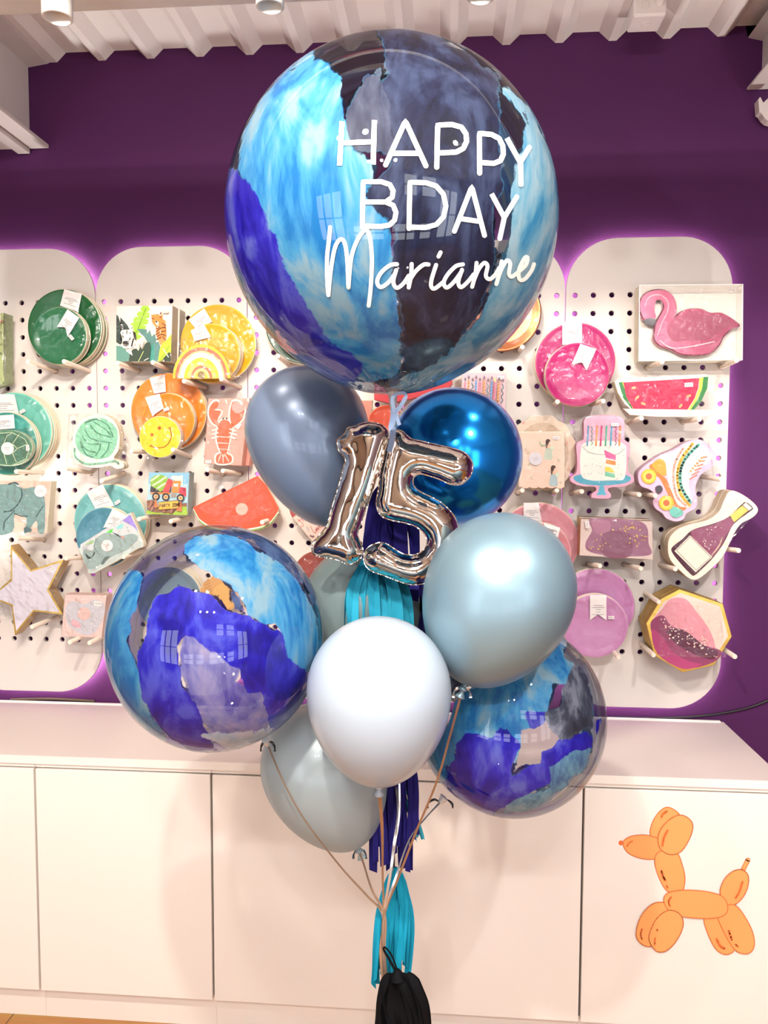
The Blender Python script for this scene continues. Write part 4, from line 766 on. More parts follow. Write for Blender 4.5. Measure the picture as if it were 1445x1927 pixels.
# ceiling bits
LW = mat('white_lamp_housing', 'f1ebe2', .4)
LAMPS = []
for px, py, w, lab in ((108, 33, 56, 'white cylinder spotlight at the upper left corner'), (508, 12, 52, 'white cylinder spotlight above the large balloon, left of centre'), (905, -6, 52, None), (1300, -22, 52, None)):
    c = at(px, py, -1.12); r = w/2*.001*1.4/1.468
    LAMPS.append(c)
    if lab is None and False: continue
    t = thing('spotlight', (c.x, c.y, zt), lab or ('white cylinder spotlight just above the frame, third from the left' if px < 1000 else 'white cylinder spotlight just above the frame, rightmost'), 'lamp')
    mb = MB(); mb.lathe([(0, .0), (r*.8, 0), (r*.8, -.02), (r*.86, -.022), (r, -.02), (r, .10), (r*.96, .104), (0, .104)], (c.x, c.y, c.z+.02), (0, 0, 1), 36); mb.build('lamp_housing', LW, t)
    mb = MB(); mb.tube([(c.x, c.y, c.z+.12), (c.x, c.y, zt)], .008) if c.z+.12 < zt else mb.tube([(c.x, c.y, c.z+.10), (c.x, c.y, c.z+.13)], .008); mb.build('stem', LW, t)
# junction box on the ceiling by the wall
b1 = at(1225, 61, -.13); zbx = b1.z; fr = atz(1222, 29, zbx); yF = fr.y; xl, xr_ = at(1192, 29, yF).x, at(1254, 27, yF).x; ztp = max(at(1220, 2, yF).z, zbx+.05)
t = thing('junction_box', ((xl+xr_)/2, (yF-.13)/2, ztp), 'white electrical junction box on the ceiling at upper right', 'junction box')
mb = MB(); mb.box((xl, yF, zbx), (xr_, -.13, max(ztp, zl+.02)), bev=.006); mb.build('box_body', mat('white_plastic', 'e2d9d5', .4), t)
PLW = mat('white_plastic_relief', 'd6ccc8', .45)
mb = MB()
def ringc(c, r, w, ax):
    q = []
    for k in range(25):
        a_ = 2*PI*k/24; u = Vector((math.cos(a_), 0, math.sin(a_))) if ax == 'y' else Vector((math.cos(a_), math.sin(a_), 0)); q.append(c+u*r)
    mb.tube(q, w, 6, cap=False)
cx_ = (xl+xr_)/2
ringc(Vector((cx_-.012, yF, (zbx+ztp)/2+.004)), .011, .0012, 'y'); ringc(Vector((cx_, (yF-.13)/2, zbx)), .012, .0012, 'z'); ringc(Vector((xl+.01, yF+.012, zbx)), .004, .001, 'z')
mb.build('knockout_ring', PLW, t)
mb = MB(); mb.tube([(xr_-.02, yF+.004, (zbx+ztp)/2+.012), (xr_-.02, yF-.3, (zbx+ztp)/2+.02)], .012, 16); mb.build('conduit', mat('white_plastic', 'e2d9d5'), t)
# little bracket at the right edge
mb = MB(); Tb = cr(1350, 60, 9.63)
extr(mb, Tb([(775, 1175), (830, 1280), (915, 1200), (1000, 1200), (1000, 1640), (915, 1615), (850, 1560), (800, 1480), (755, 1450), (740, 1220)]), -.05, .03)
mb.build('wall_bracket', [mat('white_bracket', 'ddd3cf', .4), PLW], None, 'small white bracket on the purple wall at the right frame edge', 'bracket')
# ------------------------------------------------------------------ balloons
VIEW = lambda c: (CAM-c).normalized()
def sphere_fit(x0, y0, x1, y1, R):
    a0, a1 = math.atan((x0-722.5)/F), math.atan((x1-722.5)/F); b0, b1 = math.atan((y0-963.5)/F), math.atan((y1-963.5)/F)
    th, al = (a0+a1)/2, (a1-a0)/2; D = R/math.sin(al); X, Z = D*math.sin(th), D*math.cos(th)
    ph, be = (b0+b1)/2, (b1-b0)/2; Y = Z*math.tan(ph); Ry = math.sin(be)*math.hypot(Y, Z)
    return CAM+rt*X-up*Y+fw*Z, Ry
def project(V):
    d = V-np.array(CAM); z = d@np.array(fw); return 722.5+F*(d@np.array(rt))/z, 963.5-F*(d@np.array(up))/z
def sdf(px, py, poly):
    P = np.array(poly); Q = np.roll(P, -1, 0); best = np.full(px.shape, 1e18); ins = np.zeros(px.shape, bool)
    for (ax, ay), (bx, by) in zip(P, Q):
        dx, dy = bx-ax, by-ay; l = dx*dx+dy*dy or 1e-9
        t = np.clip(((px-ax)*dx+(py-ay)*dy)/l, 0, 1); best = np.minimum(best, (px-ax-t*dx)**2+(py-ay-t*dy)**2)
        c = ((ay > py) != (by > py)); 
        with np.errstate(divide='ignore', invalid='ignore'): ins ^= c & (px < (bx-ax)*(py-ay)/(by-ay if by != ay else 1e-9)+ax)
    return np.sqrt(best)*np.where(ins, 1, -1)
def paint_mat(name, layers):
    m = bpy.data.materials.new(name); m.use_nodes = True; nt = m.node_tree; L = nt.links.new; pr = nt.nodes['Principled BSDF']
    tc = N(nt, 'ShaderNodeTexCoord')
    def noise(sc, det=4, dist=0., mapping=None, rough=.55):
        n = N(nt, 'ShaderNodeTexNoise'); n.inputs['Scale'].default_value = sc; n.inputs['Detail'].default_value = det; n.inputs['Distortion'].default_value = dist; n.inputs['Roughness'].default_value = rough
        if mapping:
            mp = N(nt, 'ShaderNodeMapping'); mp.inputs['Scale'].default_value = mapping; L(tc.outputs['Object'], mp.inputs['Vector']); L(mp.outputs[0], n.inputs['Vector'])
        else: L(tc.outputs['Object'], n.inputs['Vector'])
        return n
    def math_(op, a, b=None, c=None):
        n = N(nt, 'ShaderNodeMath', operation=op)
        for i, v in enumerate((a, b, c)):
            if v is None: continue
            if isinstance(v, (int, float)): n.inputs[i].default_value = v
            else: L(v, n.inputs[i])
        return n.outputs[0]
    e1 = noise(14, 5, .6); e2 = noise(60, 3, .3, (1, 1, .5)); swirl = noise(7, 5, 2.2, (1.3, 1.3, .6)); streak = noise(13, 4, 1.4, (2.0, 2.0, .5), .6)
    edge = math_('ADD', math_('MULTIPLY_ADD', e1.outputs['Fac'], .16, -.08), math_('MULTIPLY_ADD', e2.outputs['Fac'], .06, -.03))
    col = None; alpha = None
    for (att, ca, cb, cc, op) in layers:
        at_ = N(nt, 'ShaderNodeAttribute', attribute_name=att)
        d = math_('ADD', at_.outputs['Fac'], edge)
        mr = N(nt, 'ShaderNodeMapRange', interpolation_type='SMOOTHSTEP'); mr.inputs[1].default_value = -.006; mr.inputs[2].default_value = .008; L(d, mr.inputs[0])
        # thin the paint in places
        th = N(nt, 'ShaderNodeMapRange'); th.inputs[1].default_value = .25; th.inputs[2].default_value = .6; th.inputs[3].default_value = op-.1; th.inputs[4].default_value = op; L(streak.outputs['Fac'], th.inputs[0])
        mk = math_('MULTIPLY', mr.outputs[0], th.outputs[0])
        rp = N(nt, 'ShaderNodeValToRGB'); r = rp.color_ramp
        r.elements[0].position = .4; r.elements[0].color = (*lin(ca), 1); r.elements[1].position = .61; r.elements[1].color = (*lin(cc), 1)
        e = r.elements.new(.5); e.color = (*lin(cb), 1)
        sw = math_('ADD', math_('MULTIPLY', swirl.outputs['Fac'], .75), math_('MULTIPLY', streak.outputs['Fac'], .25)); L(sw, rp.inputs[0])
        if col is None: col, alpha = rp.outputs[0], mk
        else:
            mx = N(nt, 'ShaderNodeMix', data_type='RGBA'); L(mr.outputs[0], mx.inputs[0]); L(col, mx.inputs[6]); L(rp.outputs[0], mx.inputs[7]); col = mx.outputs[2]
            alpha = math_('MAXIMUM', alpha, mk)
    L(col, pr.inputs['Base Color']); pr.inputs['Roughness'].default_value = .5; pr.inputs['Specular IOR Level'].default_value = .12; pr.inputs['Coat Weight'].default_value = .9; pr.inputs['Coat Roughness'].default_value = .015
    fr = N(nt, 'ShaderNodeFresnel'); fr.inputs['IOR'].default_value = 1.5
    tr = N(nt, 'ShaderNodeBsdfTransparent'); tr.inputs['Color'].default_value = (.95, .95, .96, 1)
    gl = N(nt, 'ShaderNodeBsdfGlossy'); gl.inputs['Roughness'].default_value = .015
    cl = N(nt, 'ShaderNodeMixShader'); L(math_('MULTIPLY', fr.outputs[0], .75), cl.inputs[0]); L(tr.outputs[0], cl.inputs[1]); L(gl.outputs[0], cl.inputs[2])
    tl = N(nt, 'ShaderNodeBsdfTranslucent'); L(col, tl.inputs['Color'])
    pm = N(nt, 'ShaderNodeMixShader'); pm.inputs[0].default_value = .06; L(pr.outputs[0], pm.inputs[1]); L(tl.outputs[0], pm.inputs[2])
    fx = N(nt, 'ShaderNodeMixShader'); L(alpha, fx.inputs[0]); L(cl.outputs[0], fx.inputs[1]); L(pm.outputs[0], fx.inputs[2])
    L(fx.outputs[0], nt.nodes['Material Output'].inputs['Surface']); return m
LB = ('15609c', '3a80aa', '7090a0'); RY = ('130d80', '241f9c', '4e55a8'); NV = ('0c0f1f', '181d36', '2f3954'); GY = ('5f86a4', '8aa6b8', 'a8bcc6')
def orb(name, label, bbox, R, layers, neck_px=None, nu=176, nv=120, pinch=.0):
    c, Ry = sphere_fit(*bbox, R)
    t = thing(name, (c.x, c.y, c.z), label, 'balloon')
    vs = []; fs = []
    for j in range(nv+1):
        ph = PI*j/nv
        for i in range(nu):
            a_ = 2*PI*i/nu; vs.append((math.sin(ph)*math.cos(a_)*R, math.sin(ph)*math.sin(a_)*R, math.cos(ph)*Ry))
    V = np.array(vs)
    # crumpled gather towards the neck at the bottom
    zz = V[:, 2]/Ry; w = np.clip((-zz-.86)/.14, 0, 1); ang = np.arctan2(V[:, 1], V[:, 0])
    V[:, 2] -= w**2*pinch*R; sc_ = 1+.02*w*np.sin(ang*23)+.012*w*np.sin(ang*41+1); V[:, 0] *= sc_; V[:, 1] *= sc_
    for j in range(nv):
        for i in range(nu): a_, b_ = j*nu+i, j*nu+(i+1) % nu; fs.append((a_, a_+nu, b_+nu, b_))
    me = bpy.data.meshes.new('painted_envelope'); me.from_pydata([tuple(v) for v in V], [], fs); me.polygons.foreach_set('use_smooth', [True]*len(fs)); me.update()
    W = V+np.array(c); vd = np.array(VIEW(c)); side = V@vd
    px, py = project(W); rp = (bbox[2]-bbox[0])/2
    specs = []
    for k, (polys, cols, op) in enumerate(layers):
        d = np.full(px.shape, -1e9)
        for po in polys: d = np.maximum(d, sdf(px, py, po))
        a_ = me.attributes.new(f'paint{k}', 'FLOAT', 'POINT'); a_.data.foreach_set('value', (d/rp).astype(np.float32)); specs.append((f'paint{k}', *cols, op))
    me.materials.append(paint_mat('painted_clear_'+name+str(len(bpy.data.materials)), specs))
    o = bpy.data.objects.new('painted_envelope', me); COL.objects.link(o); o.parent = t
    return t, c, R, Ry
T = cr(420, 40, 2.2578)
big, BC, BR, BRy = orb('large_balloon', 'very large clear balloon painted in blue strokes with white birthday lettering', (422, 52, 1052, 737), .28, [
  ([T([(330, 150), (372, 125), (385, 165), (450, 178), (492, 232), (510, 330), (515, 400), (532, 470), (545, 545), (600, 560), (645, 628), (630, 700), (650, 760), (700, 850), (715, 960), (730, 1080), (740, 1180), (760, 1290), (775, 1400), (750, 1500), (680, 1540), (560, 1520), (400, 1400), (230, 1150), (140, 800), (70, 640), (58, 560), (110, 420), (150, 330), (230, 230)]),
    ], LB, 1.),
  ([T([(1285, 340), (1340, 420), (1400, 560), (1440, 760), (1440, 920), (1400, 1060), (1340, 1200), (1240, 1340), (1100, 1460), (950, 1540), (800, 1580), (700, 1560), (760, 1500), (900, 1450), (1000, 1360), (1080, 1260), (1105, 1200), (1165, 1050), (1195, 980), (1220, 900), (1228, 700), (1248, 600), (1278, 480), (1283, 400)]),
    T([(1185, 282), (1225, 290), (1278, 350), (1268, 402), (1215, 335)])], ('34789e', '6093aa', '86a2ae'), 1.),
  ([T([(30, 560), (55, 640), (120, 720), (182, 830), (235, 940), (262, 1055), (372, 1215), (440, 1330), (530, 1400), (612, 1470), (560, 1540), (430, 1510), (250, 1350), (110, 1160), (20, 960), (-10, 800), (0, 680)]),
    T([(1345, 1170), (1380, 1090), (1420, 980), (1420, 1100), (1310, 1300), (1180, 1430), (1050, 1520), (985, 1535), (1100, 1455), (1240, 1350)])], RY, 1.),
  ([T([(650, 20), (860, 15), (1010, 100), (1080, 165), (1172, 230), (1170, 440), (1160, 480), (1190, 600), (1190, 700), (1150, 790), (1152, 900), (1172, 1000), (1125, 1130), (1100, 1240), (990, 1360), (900, 1450), (790, 1500), (700, 1560), (640, 1540), (740, 1500), (772, 1400), (752, 1300), (738, 1160), (722, 960), (735, 880), (655, 800), (612, 740), (640, 680), (715, 605), (690, 500), (690, 420), (668, 240), (705, 205), (690, 140), (682, 90), (655, 60)])], NV, 1.),
  ([T([(515, 385), (600, 232), (668, 208), (692, 420), (715, 560), (640, 560), (560, 548), (530, 478)])], ('1a1e33', '2b3148', '454b5e'), .86),
], pinch=.02)
def on_orb(px, py, c, R, Ry, off=1.003):
    d = ray(px, py).normalized(); k = np.array((1/R, 1/R, 1/Ry))/off
    o_ = np.array(CAM-c)*k; v = np.array(d)*k; A = v@v; B = 2*o_@v; C = o_@o_-1; D = B*B-4*A*C
    if D < 0: D = 0
    return CAM+d*((-B-math.sqrt(D))/(2*A))
WHT = mat('white_vinyl_lettering', 'fbf3ea', .45)
def lettering(strokes, w, nm='lettering'):
    mb = MB()
    for s in strokes:
        P = []
        for a_, b_ in zip(s, s[1:]):
            n = max(1, int(math.hypot(b_[0]-a_[0], b_[1]-a_[1])/4)); P += [(a_[0]+(b_[0]-a_[0])*i/n, a_[1]+(b_[1]-a_[1])*i/n) for i in range(n)]
        P.append(s[-1])
        for off, mi in ((1.0035, 0),):
            vs = []
            for i, p_ in enumerate(P):
                q0, q1 = P[max(0, i-1)], P[min(len(P)-1, i+1)]; dx, dy = q1[0]-q0[0], q1[1]-q0[1]; l = math.hypot(dx, dy) or 1; nx, ny = -dy/l*w/2, dx/l*w/2
                vs += [on_orb(p_[0]+nx, p_[1]+ny, BC, BR, BRy, off), on_orb(p_[0]-nx, p_[1]-ny, BC, BR, BRy, off)]
            mb.mesh(vs, [(2*i, 2*i+1, 2*i+3, 2*i+2) for i in range(len(P)-1)], 0, True)
        for p_ in (s if nm == 'script' else [s[0], s[-1]] if len(s) > 2 else []):
            mb.poly([on_orb(x, y, BC, BR, BRy, 1.0038) for x, y in circ(*p_, w/2, n=12)], 0)
    return mb.build('lettering', WHT, big)
lettering([T(s) for s in ([(505, 425), (494, 613)], [(642, 420), (637, 609)], [(506, 517), (634, 512)], [(690, 610), (774, 424), (861, 614)], [(720, 561), (838, 561)], [(907, 620), (911, 441), (972, 439), (1012, 450), (1031, 478), (1034, 510), (1020, 540), (990, 556), (912, 560)], [(1089, 645), (1088, 476), (1140, 481), (1172, 498), (1188, 530), (1190, 565), (1178, 592), (1150, 604), (1090, 600)], [(1205, 496), (1262, 600)], [(1300, 536), (1263, 598), (1265, 693)])], 9.6)
lettering([T(s) for s in ([(591, 876), (594, 682), (672, 682), (708, 694), (722, 720), (718, 748), (690, 768), (594, 768)], [(690, 768), (722, 782), (734, 812), (728, 845), (706, 866), (670, 872), (591, 870)], [(789, 880), (793, 684), (860, 686), (905, 700), (935, 735), (946, 785), (935, 832), (905, 864), (860, 876), (789, 875)], [(982, 892), (1056, 703), (1110, 910)], [(1004, 838), (1092, 851)], [(1140, 733), (1194, 834)], [(1247, 746), (1194, 834), (1175, 923)])], 9.2)
Q1 = cr(600, 420, 6.568); Q2 = cr(800, 440, 6.568)
SCR = [Q1(smooth([(140, 50), (125, 200), (100, 450), (105, 750), (118, 890)], 6, False)), Q1(smooth([(118, 880), (150, 560), (200, 300), (265, 200), (320, 250), (350, 450), (365, 795)], 6, False)), Q1(smooth([(365, 795), (400, 430), (480, 200), (575, 85), (630, 180), (655, 450), (640, 800), (615, 1020)], 6, False)),
  Q1(smooth([(965, 508), (880, 520), (770, 610), (720, 720), (760, 790), (850, 740), (930, 640), (955, 580)], 6, False)), Q1(smooth([(955, 580), (920, 720), (960, 800), (1040, 750), (1110, 650)], 6, False)), Q1(smooth([(1146, 505), (1140, 640), (1110, 795)], 6, False)), Q1(smooth([(1130, 690), (1200, 590), (1290, 515), (1355, 510)], 6, False)),
  Q2(smooth([(135, 385), (80, 560), (75, 650), (120, 675), (230, 590)], 6, False)), Q2(smooth([(165, 280), (190, 230)], 2, False)), Q2(smooth([(465, 378), (380, 400), (280, 500), (230, 600), (265, 665), (350, 600), (440, 480), (455, 445)], 6, False)), Q2(smooth([(455, 445), (410, 590), (440, 660), (520, 600), (600, 500)], 6, False)),
  Q2(smooth([(635, 360), (620, 500), (580, 655)], 6, False)), Q2(smooth([(600, 580), (660, 440), (730, 360), (770, 400), (750, 520), (800, 560), (870, 500), (915, 420)], 6, False)), Q2(smooth([(945, 340), (920, 480), (880, 620)], 6, False)), Q2(smooth([(895, 560), (950, 420), (1010, 330), (1050, 370), (1035, 490), (1070, 530), (1140, 480)], 6, False)),
  Q2(smooth([(1140, 480), (1240, 390), (1265, 300), (1230, 300), (1160, 440), (1165, 560), (1230, 560), (1310, 460), (1345, 375)], 6, False))]
lettering(SCR, 7.6, 'script')
# neck of the large balloon, with a satin bow
def ribbon(mb, pts, w, tw=0., mi=0, n=6, face=None):
    ph_ = random.uniform(0, 6)
    P = [Vector(q) for q in smooth([tuple(p) for p in pts], n, False)]; vs = []
    for i, p in enumerate(P):
        tg = (P[min(i+1, len(P)-1)]-P[max(0, i-1)]).normalized(); v = (CAM-p).normalized(); s_ = tg.cross(v).normalized()
        a_ = .95*math.sin(tw*i+ph_) if tw else 0; s_ = s_*math.cos(a_)+v*math.sin(a_)*.9
        vs += [p+s_*w/2, p-s_*w/2]
    mb.mesh(vs, [(2*i, 2*i+1, 2*i+3, 2*i+2) for i in range(len(P)-1)], mi, True)
ROSE = mat('rose_gold_ribbon', 'b99a80', .32, metal=.6, var=.2, scale=60); SILV = mat('silver_ribbon', 'dfd8d4', .2, metal=.8)
SAT = mat('grey_blue_satin', '8a9fc0', .35, var=.12, scale=40); NECKM = mat('crumpled_clear_neck', 'cfd0d2', .2, metal=.4, bump=.6)
dB = (BC-CAM).dot(fw)
mb = MB(); nk = [atd(741, 726, dB), atd(739, 745, dB), atd(740, 765, dB), atd(739, 778, dB)]; mb.tube(nk, [.02, .0075, .006, .004], 14); mb.build('neck', NECKM, big)
mb = MB(); D2 = dB-.02
ribbon(mb, [atd(742, 775, D2), atd(738, 752, D2), atd(745, 742, D2), atd(760, 740, D2), atd(763, 750, D2), atd(745, 778, D2)], .0055)
ribbon(mb, [atd(742, 770, D2), atd(739, 790, D2), atd(736, 805, D2), atd(740, 812, D2), atd(732, 850, D2+.06)], .011, .01)
ribbon(mb, [atd(743, 772, D2), atd(752, 765, D2), atd(762, 748, D2)], .005)
ribbon(mb, [atd(743, 772, D2), atd(748, 790, D2), atd(752, 800, D2)], .006)
mb.build('satin_bow', SAT, big)
T = cr(180, 970, 3.1413)
orbL, LC, LR, LRy = orb('painted_orb', 'left clear orb painted in light and royal blue swirls above the worktop', (195, 987, 609, 1418), .20, [
  ([T([(820, 990), (1000, 1040), (1020, 1260), (900, 1300), (760, 1300), (660, 1250), (560, 1100), (500, 930), (500, 800), (530, 700), (600, 720), (700, 800), (860, 900)])], ('3a3a94', '6a6aa6', '8d86a8'), .72),
  ([T([(270, 360), (240, 325), (190, 320), (130, 400), (60, 560), (20, 700), (30, 880), (110, 1080), (250, 1260), (390, 1360), (430, 1300), (330, 1180), (280, 1050), (255, 950), (210, 830), (190, 740), (215, 680), (215, 600), (245, 520), (262, 440)]),
    T([(505, 232), (520, 170), (580, 115), (700, 105), (860, 132), (1000, 225), (1105, 285), (1205, 395), (1290, 560), (1345, 760), (1330, 890), (1240, 925), (1130, 850), (1110, 740), (1080, 640), (990, 640), (900, 580), (850, 480), (760, 400), (680, 340), (600, 300), (540, 270)])], LB, 1.),
  ([T([(490, 408), (600, 455), (690, 480), (740, 530), (880, 590), (1000, 650), (1100, 690), (1140, 850), (1235, 920), (1262, 1000), (1240, 1110), (1150, 1230), (1030, 1265), (1000, 1050), (900, 1060), (850, 900), (760, 860), (680, 790), (590, 720), (530, 700), (480, 770), (500, 920), (520, 1000), (600, 1120), (640, 1260), (740, 1400), (600, 1400), (400, 1290), (330, 1180), (280, 1060), (260, 900), (265, 790), (300, 700), (310, 580), (350, 470), (440, 450)])], ('110a74', '1f1a9c', '4046ac'), 1.),
  ([T([(740, 95), (860, 60), (1010, 100), (1160, 210), (1290, 400), (1370, 600), (1390, 760), (1345, 760), (1300, 560), (1210, 400), (1110, 290), (1010, 230), (930, 150), (860, 132)]), T([(800, 420), (850, 480), (890, 590), (820, 560), (790, 470)])], ('1a2440', '27365c', '41567c'), 1.),
  ([T([(640, 1300), (760, 1290), (1040, 1260), (1020, 1325), (900, 1370), (800, 1400), (720, 1370)])], ('8fb0c8', 'a8bcd0', 'c0c2d4'), .85)])
T = cr(760, 1150, 3.6125)
orbR, RC, RR, RRy = orb('painted_orb', 'right clear orb painted in blue swirls, below the pearl balloon', (783, 1166, 1143, 1542), .195, [
  ([T([(400, 560), (560, 470), (800, 400), (960, 300), (1060, 150), (1105, 185), (1092, 310), (1160, 350), (1130, 440), (1100, 500), (1020, 510), (1000, 600), (940, 740), (880, 780), (780, 800), (790, 930), (760, 1040), (640, 980), (350, 940), (350, 1010), (300, 1060), (300, 1170), (200, 1150), (90, 1060), (190, 900), (250, 860), (330, 690)])], LB, 1.),
  ([T([(350, 900), (420, 830), (600, 850), (650, 770), (690, 800), (760, 870), (790, 920), (750, 1010), (740, 1110), (830, 1040), (930, 1040), (940, 960), (1010, 930), (1090, 850), (1200, 830), (1240, 795), (1280, 850), (1275, 930), (1200, 990), (1100, 1060), (1060, 1110), (990, 1180), (830, 1240), (700, 1310), (600, 1390), (450, 1385), (320, 1280), (220, 1200), (290, 1150), (280, 1070), (350, 1010)]),
    T([(830, 700), (960, 690), (940, 760), (870, 790)]), T([(1310, 740), (1330, 735), (1325, 800), (1305, 850)])], RY, 1.),
  ([T([(990, 1065), (1150, 955), (1275, 930), (1235, 1060), (1060, 1215), (850, 1345), (650, 1385), (760, 1295), (990, 1195)])], ('3c5f8a', '5f8fa6', '7f9fb0'), .95),
  ([T([(1160, 370), (1200, 380), (1250, 450), (1280, 620), (1282, 790), (1200, 820), (1070, 870), (1000, 790), (965, 700), (1060, 640), (1070, 530), (1110, 490), (1140, 420)]), T([(230, 330), (300, 360), (400, 480), (430, 500), (330, 600), (290, 500)]), T([(1050, 150), (1100, 95), (1135, 150), (1110, 185)])], ('20232f', '3a4050', '767a88'), .9)])
# foil orb
BF = mat('royal_blue_foil', (.012, .26, .78), .18, metal=.88, var=.06, scale=6, bump=.05, bscale=10)
FCn, FRy = sphere_fit(722, 728, 984, 991, .15)
t = thing('foil_orb', tuple(FCn), 'shiny metallic blue foil orb behind the silver digits', 'balloon')
mb = MB(); pr_ = [(max(1e-5, .15*math.sin(PI*j/64)), .15*math.cos(PI*j/64)) for j in range(65)]; mb.lathe(pr_, FCn, (0, 0, 1), 96); mb.build('foil_envelope', BF, t)
mb = MB(); mb.tube([FCn+Vector((0, 0, -.149)), FCn+Vector((0, 0, -.165)), FCn+Vector((0, 0, -.185))], [.012, .006, .012], 12); mb.build('neck', BF, t)
# latex balloons
def latex(label, cx, cy, r, R, tilt, low, m, topk=1.02, toward=0., name='latex_balloon', nkd=0.):
    d = math.sqrt((F*R/r)**2+R*R)*(1/math.sqrt(1+((cx-722.5)/F)**2+((cy-963.5)/F)**2))
    c = atd(cx, cy, d); ax = (up*math.cos(tilt)-rt*math.sin(tilt))*1.0+fw*toward; ax.normalize()   # axis points to the crown
    t = thing(name, tuple(c), label, 'balloon', None)
    prof = []
    for j in range(30): a_ = PI/2*j/29; prof.append((max(1e-5, R*math.sin(a_)), R*topk*math.cos(a_)))
    lo = R*low
    for j in range(1, 34):
        a_ = PI/2*j/34; s_ = math.sin(a_); prof.append((R*(math.cos(a_)**1.0)*(1-.10*s_*s_*(low-1)/.35)+.0, -lo*s_))
    prof.append((R*.05, -lo*1.0)); prof.append((.0052, -lo-.004))
    mb = MB(); mb.lathe(prof, c, ax, 64); mb.build('latex_skin', m, t)
    e = c-ax*(lo+.004); mb = MB()
    mb.lathe([(.004, 0), (.0075, -.003), (.008, -.006), (.005, -.009), (.0035, -.011), (.008, -.018), (.0095, -.021), (.0085, -.022), (.001, -.012)], e, ax, 20); mb.build('knot', m, t)
    return t, e-ax*.01
PALE = mat('pale_blue_latex', 'aebbc8', .3, coat=.35, var=.01); PEARL = mat('pearl_blue_latex', '86a2b0', .4, metal=.5, coat=.15, var=.02)
PEARL2 = mat('pearl_translucent_latex', 'c6d6dc', .34, metal=.15, coat=.3, var=.02, trans=.22); GB = mat('grey_blue_latex', '6d7d96', .33, metal=.2, coat=.3, var=.02)
GT = mat('grey_teal_translucent_latex', '9db3b6', .3, metal=.1, coat=.4, var=.03, trans=.25)
b1, k1 = latex('pale blue white latex balloon at the front centre of the bunch', 713, 1300, 133, .125, 0, 1.38, PALE, 1.03, -.2)
b2, k2 = latex('pearl blue latex balloon right of the silver digits', 940, 1113, 139.5, .135, -.36, 1.32, PEARL, 1.06)
b3, k3 = latex('grey-blue latex balloon left of the silver digits', 577, 806, 115, .13, .26, 1.64, GB, 1.01)
b4, k4 = latex('translucent pearl latex balloon low behind the pale front balloon', 607, 1440, 110, .125, .40, 1.44, PEARL2, 1.02)
b5, k5 = latex('translucent grey-teal latex balloon behind the silver digits and teal tassel', 682, 1140, 112, .13, 0, 1.3, GT, 1.02)
# ribbons from each balloon down to the weight
def px3(p): x, y = project(np.array(p)[None]); return x[0], y[0], (Vector(p)-CAM).dot(fw)
def tail(lab, start, pts, m, w=.0052, tw=.12, hold=False):
    x, y, d0 = px3(start); q = [Vector(start)]; n = len(pts)
    for i, (a_, b_) in enumerate(pts): f = (i+1)/n; q.append(atd(a_, b_, d0+(1.52-d0)*(f**3 if hold else min(1, f*1.15))))
    j = random.uniform(-4, 4)
    q += [atd(722+j*.4, 1722, 1.52), atd(720+j, 1790, 1.52), atd(724+j, 1850, 1.52), atd(721+j*.6, 1915, 1.52)]
    g = q[-1]; q.append(Vector((g.x, g.y, g.z-.16)))
    mb = MB(); ribbon(mb, q, w, tw, 0, 7); mb.build('balloon_ribbon', m, None, lab, 'ribbon', 'ribbons down to the tassels', origin=q[-1])
def curl(t, p, m, s=1.):
    mb = MB()
    for sx in (-1, 1): ribbon(mb, [Vector(p), Vector(p)+rt*.012*sx*s+up*.006, Vector(p)+rt*.024*sx*s-up*.002, Vector(p)+rt*.026*sx*s-up*.012], .005, .3)
    mb.build('ribbon_curl', m, t)
tail('rose gold ribbon hanging straight down from the pale front balloon', k1, [(719, 1560), (720, 1650)], ROSE, .0068)
tail('long rose gold ribbon slanting down from the right pearl balloon', k2, [(848, 1380), (822, 1470), (785, 1560), (750, 1650)], ROSE, .007, .03)
tail('silver ribbon from the grey-blue balloon, hanging over the lower indigo tassel', k3, [(690, 1100), (738, 1300), (752, 1500), (743, 1590), (735, 1650)], SILV, .0036, .05)
tail('short rose gold ribbon from the low translucent pearl balloon', k4, [(684, 1625), (700, 1675)], ROSE, .0062)
tail('silver ribbon from the grey-teal balloon behind the silver digits', k5, [(745, 1480), (740, 1600)], SILV, .005, .05)
curl(b2, k2, SILV, .6); curl(b4, k4, mat('dark_teal_ribbon', '35505c', .3, metal=.3), .5)
kl = atd(504, 1402, (LC-CAM).dot(fw)-.02); mb = MB(); mb.tube([atd(500, 1392, (LC-CAM).dot(fw)-.03), kl], [.008, .004], 10); mb.build('neck', NECKM, orbL); curl(orbL, kl, BLK, .5)
tail('thin rose gold ribbon slanting right from the left painted orb', kl, [(535, 1475), (575, 1545), (640, 1630), (690, 1685)], ROSE, .005, .05, True)
kr = atd(828, 1510, (RC-CAM).dot(fw)-.03); mb = MB(); mb.tube([atd(836, 1500, (RC-CAM).dot(fw)-.03), kr], [.01, .005], 10); mb.build('neck', NECKM, orbR); curl(orbR, kr, BLK, 1.)
tail('short silver ribbon from the knot of the right painted orb', kr, [(800, 1540), (770, 1580), (745, 1650)], SILV, .0042)
